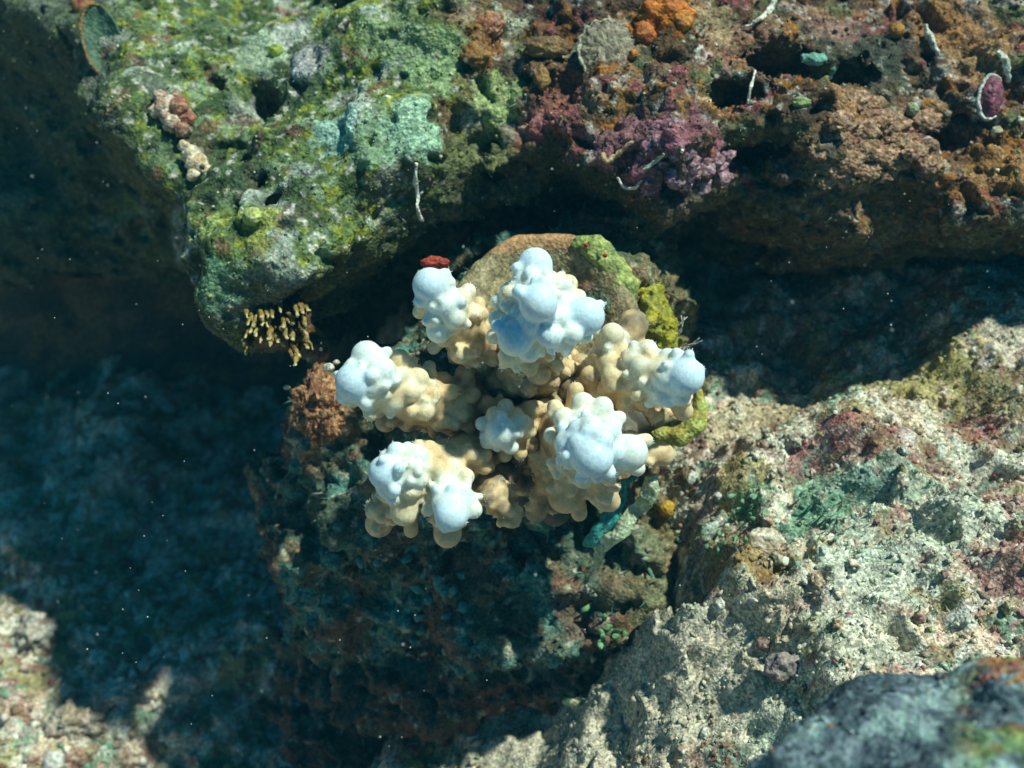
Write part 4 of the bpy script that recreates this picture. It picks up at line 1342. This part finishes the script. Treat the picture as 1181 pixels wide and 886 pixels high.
def fuzz(P, N, n, L0, L1, r, seed, pal, mask=None, droop=.6):
    g = np.random.default_rng(seed)
    pr = np.ones(len(P)) if mask is None else mask.astype(float)
    idx = g.choice(len(P), n, p=pr / pr.sum())
    segs = 5
    n_ = N[idx] + .6 * g.normal(size=(n, 3)); n_ /= np.linalg.norm(n_, axis=1)[:, None]
    L = g.uniform(L0, L1, n)
    p = P[idx].copy()
    dv_ = n_.copy()
    s1 = np.cross(n_, g.normal(size=(n, 3))); s1 /= np.linalg.norm(s1, axis=1)[:, None]
    s2 = np.cross(n_, s1)
    rings = []
    for i in range(segs):
        rr_ = r * (1 - .75 * i / (segs - 1)) * (1 + .4 * g.random(n))
        for a in range(3):
            an = a * 2 * math.pi / 3
            rings.append(p + rr_[:, None] * (math.cos(an) * s1 + math.sin(an) * s2))
        p = p + dv_ * (L / segs)[:, None]
        dv_ = dv_ + .35 * g.normal(size=(n, 3)) + np.array([0, 0, -droop * .3])
        dv_ /= np.linalg.norm(dv_, axis=1)[:, None]
    V = np.stack(rings, 1)
    Fa = []
    for i in range(segs - 1):
        for a in range(3):
            b = (a + 1) % 3
            Fa.append((i * 3 + a, i * 3 + b, i * 3 + 3 + b, i * 3 + 3 + a))
    Fa = np.array(Fa)
    FF = (Fa[None] + (np.arange(n) * segs * 3)[:, None, None]).reshape(-1, 4)
    cb = np.array(pal, dtype=float)[g.integers(0, len(pal), n)] * g.uniform(.6, 1.2, (n, 1))
    return V.reshape(-1, 3), FF, np.repeat(cb, segs * 3, 0)


inview = (pxv > -100) & (pxv < 1280) & (pyv > -80) & (pyv < 420)
palL = [(.62, .60, .52), (.55, .50, .38), (.40, .16, .04), (.35, .12, .14), (.10, .09, .05), (.30, .36, .12)]
V, Fa, cc = bits(LEDGE[0], LEDGE[1], cl, 15000, .0004, .0026, 11, pal=palL, palp=.14, mask=inview & (pxv > 470))
o = put('encrusting_grains', V, Fa, M_BITS, cc, ledge); tag(o, kind='stuff')
V, Fa, cc = bits(LEDGE[0], LEDGE[1], cl, 14000, .0004, .0020, 12, pal=[(.55, .58, .48), (.34, .42, .10), (.08, .1, .05)], palp=.2, mask=inview & (pxv <= 470))
o = put('algal_grains', V, Fa, M_BITS, cc, ledge); tag(o, kind='stuff')
low = inview & ((LEDGE[1] @ RT)[:, 1] < -.1)
V, Fa, cc = fuzz(LEDGE[0], LEDGE[1], 700, .002, .009, .00035, 13, [(.5, .52, .45), (.3, .4, .36), (.2, .2, .12)], low)
o = put('hanging_fuzz', V, Fa, M_ALGA, cc, ledge); tag(o, kind='stuff')

near_rock = bpy.data.objects['near_rock']
V, Fa, cc = bits(NEAR[0], NEAR[1], NEARC, 5000, .0004, .0022, 19, pal=[(.5, .56, .5), (.03, .04, .05), (.35, .16, .06)], palp=.25)
o = put('encrusting_grains', V, Fa, M_BITS, cc, near_rock); tag(o, kind='stuff')
spv = (pxs > 250) & (pxs < 860) & (pys > 240)
V, Fa, cc = bits(STUMP[0], STUMP[1], cs, 9000, .0006, .0040, 14, pal=[(.30, .28, .2), (.10, .2, .15), (.2, .06, .03)], palp=.2, mask=spv)
o = put('encrusting_grains', V, Fa, M_BITS, cc, stump)
o.location = (0, 0, 0); tag(o, kind='stuff')
V, Fa, cc = fuzz(STUMP[0], STUMP[1], 3200, .003, .013, .0005, 15, [(.08, .2, .14), (.1, .24, .2), (.14, .12, .05), (.35, .38, .3)], spv)
o = put('algal_turf', V, Fa, M_ALGA, cc, stump); tag(o, kind='stuff')

vis_f = (fpx > -60) & (fpx < 1250) & (fpy > 200) & (fpy < 960) & (FLOOR[0][:, 2] > .20)
near_f = vis_f & (FLOOR[0][:, 0] > -.12)
palF = [(.66, .64, .55), (.66, .64, .55), (.60, .54, .40), (.60, .56, .44), (.30, .09, .11), (.22, .14, .06), (.16, .27, .18), (.30, .26, .10), (.45, .40, .30)]
V, Fa, cc = bits(FLOOR[0], FN, FLOOR[2], 14000, .0004, .0034, 16, pal=palF, palp=.14, mask=near_f, bright=(.8, 1.35))
tag(put('coral_grit', V, Fa, M_BITS, cc, origin=np.array([0., 0., 0.])), kind='stuff', label='cream and brown coral grit over the right slope', cat='grit')
far_f = (fpx > -80) & (fpx < 640) & (fpy > 330) & (fpy < 960) & (FLOOR[0][:, 0] < -.02)
V, Fa, cc = bits(FLOOR[0], FN, FLOOR[2], 6000, .001, .007, 17, pal=palF[:2] + palF[3:], palp=.15, mask=far_f, bright=(.8, 1.2))
tag(put('rubble_litter', V, Fa, M_BITS, cc, origin=np.array([0., 0., 0.])), kind='stuff', label='broken coral rubble over the deep floor at left', cat='rubble')
V, Fa, cc = fuzz(FLOOR[0], FN, 2600, .002, .008, .00035, 18, [(.2, .3, .14), (.16, .34, .26), (.4, .36, .22), (.55, .55, .45)], near_f)
tag(put('turf_algae', V, Fa, M_ALGA, cc, origin=np.array([0., 0., 0.])), kind='stuff', label='short threads of turf algae on the right slope', cat='algae')

# countable fragments on the slope and on the deep patch
rr = random.Random(21)
protos = []
for i in range(5):
    V, Fa = blob(np.zeros(3), (1, .75, .55), 200 + i, .55, 1.5, 3, None, .2)
    c1, c2 = [(C(.58, .55, .44), C(.38, .32, .22)), (C(.50, .42, .30), C(.3, .2, .12)), (C(.42, .40, .26), C(.26, .24, .12)), (C(.62, .62, .54), C(.4, .4, .34)), (C(.36, .26, .2), C(.24, .12, .1))][i]
    protos.append(mesh_np('rubble_fragment', V, Fa, mott(V, c1, c2, 2.2, i), M_SAND))
cnt = 0
while cnt < 70:
    if cnt < 48:
        a, b = rr.uniform(700, 1180), rr.uniform(450, 880)
    else:
        a, b = rr.uniform(0, 200), rr.uniform(690, 880)
    p, n = surf(a, b)
    q_ = to_px(p[None])
    if cnt < 48 and (p[0] < .02 or p[2] > .50 or a < 700 + (b - 450) * .05 or q_[2][0] < .5):
        cnt += 0
        if rr.random() < .9:
            continue
    o = link('rubble_fragment', protos[rr.randrange(5)], None, p + n * .001)
    s_ = px2m(rr.uniform(5, 12) if cnt < 48 else rr.uniform(4, 8), q_[2][0])
    o.scale = (s_, s_, s_)
    o.rotation_euler = (rr.uniform(0, 6), rr.uniform(0, 6), rr.uniform(0, 6))
    ka = ['knobbly cream', 'tan brown', 'olive', 'whitish', 'dark reddish'][protos.index(o.data)]
    if cnt < 48:
        if a > 1050: zone = 'at the far right of the slope'
        elif b > 740: zone = 'on the pale sand beside the near rock'
        elif b < 540: zone = 'just below the shadow of the ledge'
        elif a < 880: zone = 'between the pedestal and the cream dome'
        else: zone = 'on the middle of the right slope'
        tag(o, f'{ka} coral fragment bedded in grit {zone}', 'rubble', f'{ka} fragments {zone}')
    else:
        zone = 'above the white pebbles' if b < 765 else 'below the white pebbles'
        tag(o, f'{ka} coral fragment in the sunlit lower left patch {zone}', 'rubble', f'{ka} fragments in the lower left patch {zone}')
    cnt += 1

# leafy algae clumps on the pedestal


def leafy(px, py, name, label, c1, c2, n, spread, seed, L=(7, 15), w_=4.0):
    root = empty(name, S(px, py))
    tag(root, label, 'algae')
    rr = random.Random(seed)
    for i in range(n):
        a, b = px + rr.gauss(0, spread), py + rr.gauss(0, spread)
        p, nn = surf(a, b)
        d = to_px(p[None])[2][0]
        an = rr.uniform(0, 2 * math.pi)
        l = rr.uniform(*L)
        pts = spline([at(a, b, d + .002), at(a + l * .5 * math.cos(an), b + l * .5 * math.sin(an), d - .007), at(a + l * math.cos(an), b + l * math.sin(an), d - .008 + rr.uniform(-.004, .004))], 7)
        V, Fa = tube(pts, [px2m(w_ * .35, d), px2m(w_, d), px2m(w_ * .5, d)], 6, .25, i, .3)
        put('frond', V, Fa, M_ALGA, mott(V, c1, c2, 200, i), root)


leafy(690, 728, 'green_alga', 'tuft of bright green algae on the lower right side of the pedestal', C(.12, .30, .10), C(.2, .34, .2), 26, 13, 1)
leafy(735, 650, 'green_alga', 'thin green algae fringe hanging below the pale twisted frond', C(.10, .24, .14), C(.3, .36, .24), 22, 12, 2, (8, 20), 2.2)
leafy(490, 690, 'teal_alga', 'dark teal leafy algae in the middle of the shaded pedestal', C(.06, .20, .17), C(.08, .26, .23), 50, 24, 3, (10, 20), 6)
leafy(545, 640, 'teal_alga', 'teal curled algae just under the lower coral branches', C(.08, .18, .16), C(.1, .24, .22), 26, 16, 4, (8, 16), 5)
leafy(410, 690, 'teal_alga', 'teal leafy algae on the left flank of the pedestal', C(.06, .18, .18), C(.08, .24, .23), 30, 20, 5, (8, 18), 5)
leafy(865, 600, 'green_alga', 'green algae sprigs beside the cream dome on the slope', C(.14, .30, .14), C(.2, .36, .26), 22, 16, 6, (6, 14), 3)
leafy(960, 590, 'green_alga', 'sea green algae sprigs on the middle of the right slope', C(.16, .32, .20), C(.22, .36, .28), 22, 20, 7, (5, 12), 2.5)

# suspended particles
g = np.random.default_rng(5)
n = 420
V0, F0 = ICO[1]
pp = np.array([at(g.uniform(-40, 1220), g.uniform(-30, 910), g.uniform(.42, .95)) for _ in range(n)])
sz = g.uniform(.00015, .00055, n)
W = (V0[None] * sz[:, None, None] + pp[:, None]).reshape(-1, 3)
Fa = (F0[None] + (np.arange(n) * len(V0))[:, None, None]).reshape(-1, 3)
tag(put('drifting_particles', W, Fa, M_BITS, np.tile(C(.6, .65, .6), (len(W), 1)), origin=np.array([0., 0., 0.])), kind='stuff', label='fine pale particles drifting in the water', cat='particles')

# ------------------------------------------------------------------ sea water haze
def haze_box():
    V = np.array([(x, y, z) for x in (-40, 40) for y in (-40, 40) for z in (-2.5, 1.4)], dtype=float)
    Fq = np.array([(0, 1, 3, 2), (4, 6, 7, 5), (0, 4, 5, 1), (2, 3, 7, 6), (0, 2, 6, 4), (1, 5, 7, 3)])
    m = bpy.data.materials.new('sea_water')
    m.use_nodes = True
    nt = m.node_tree
    nt.nodes.remove(nt.nodes['Principled BSDF'])
    v = nt.nodes.new('ShaderNodeVolumePrincipled')
    v.inputs['Color'].default_value = (0.05, 0.55, 0.80, 1)
    v.inputs['Density'].default_value = HAZE
    nt.links.new(v.outputs[0], nt.nodes['Material Output'].inputs['Volume'])
    o = put('haze', V, Fq, m, None, None, False, np.array([0., 0., 0.]))
    tag(o, kind='stuff')


HAZE = 0.036
haze_box()
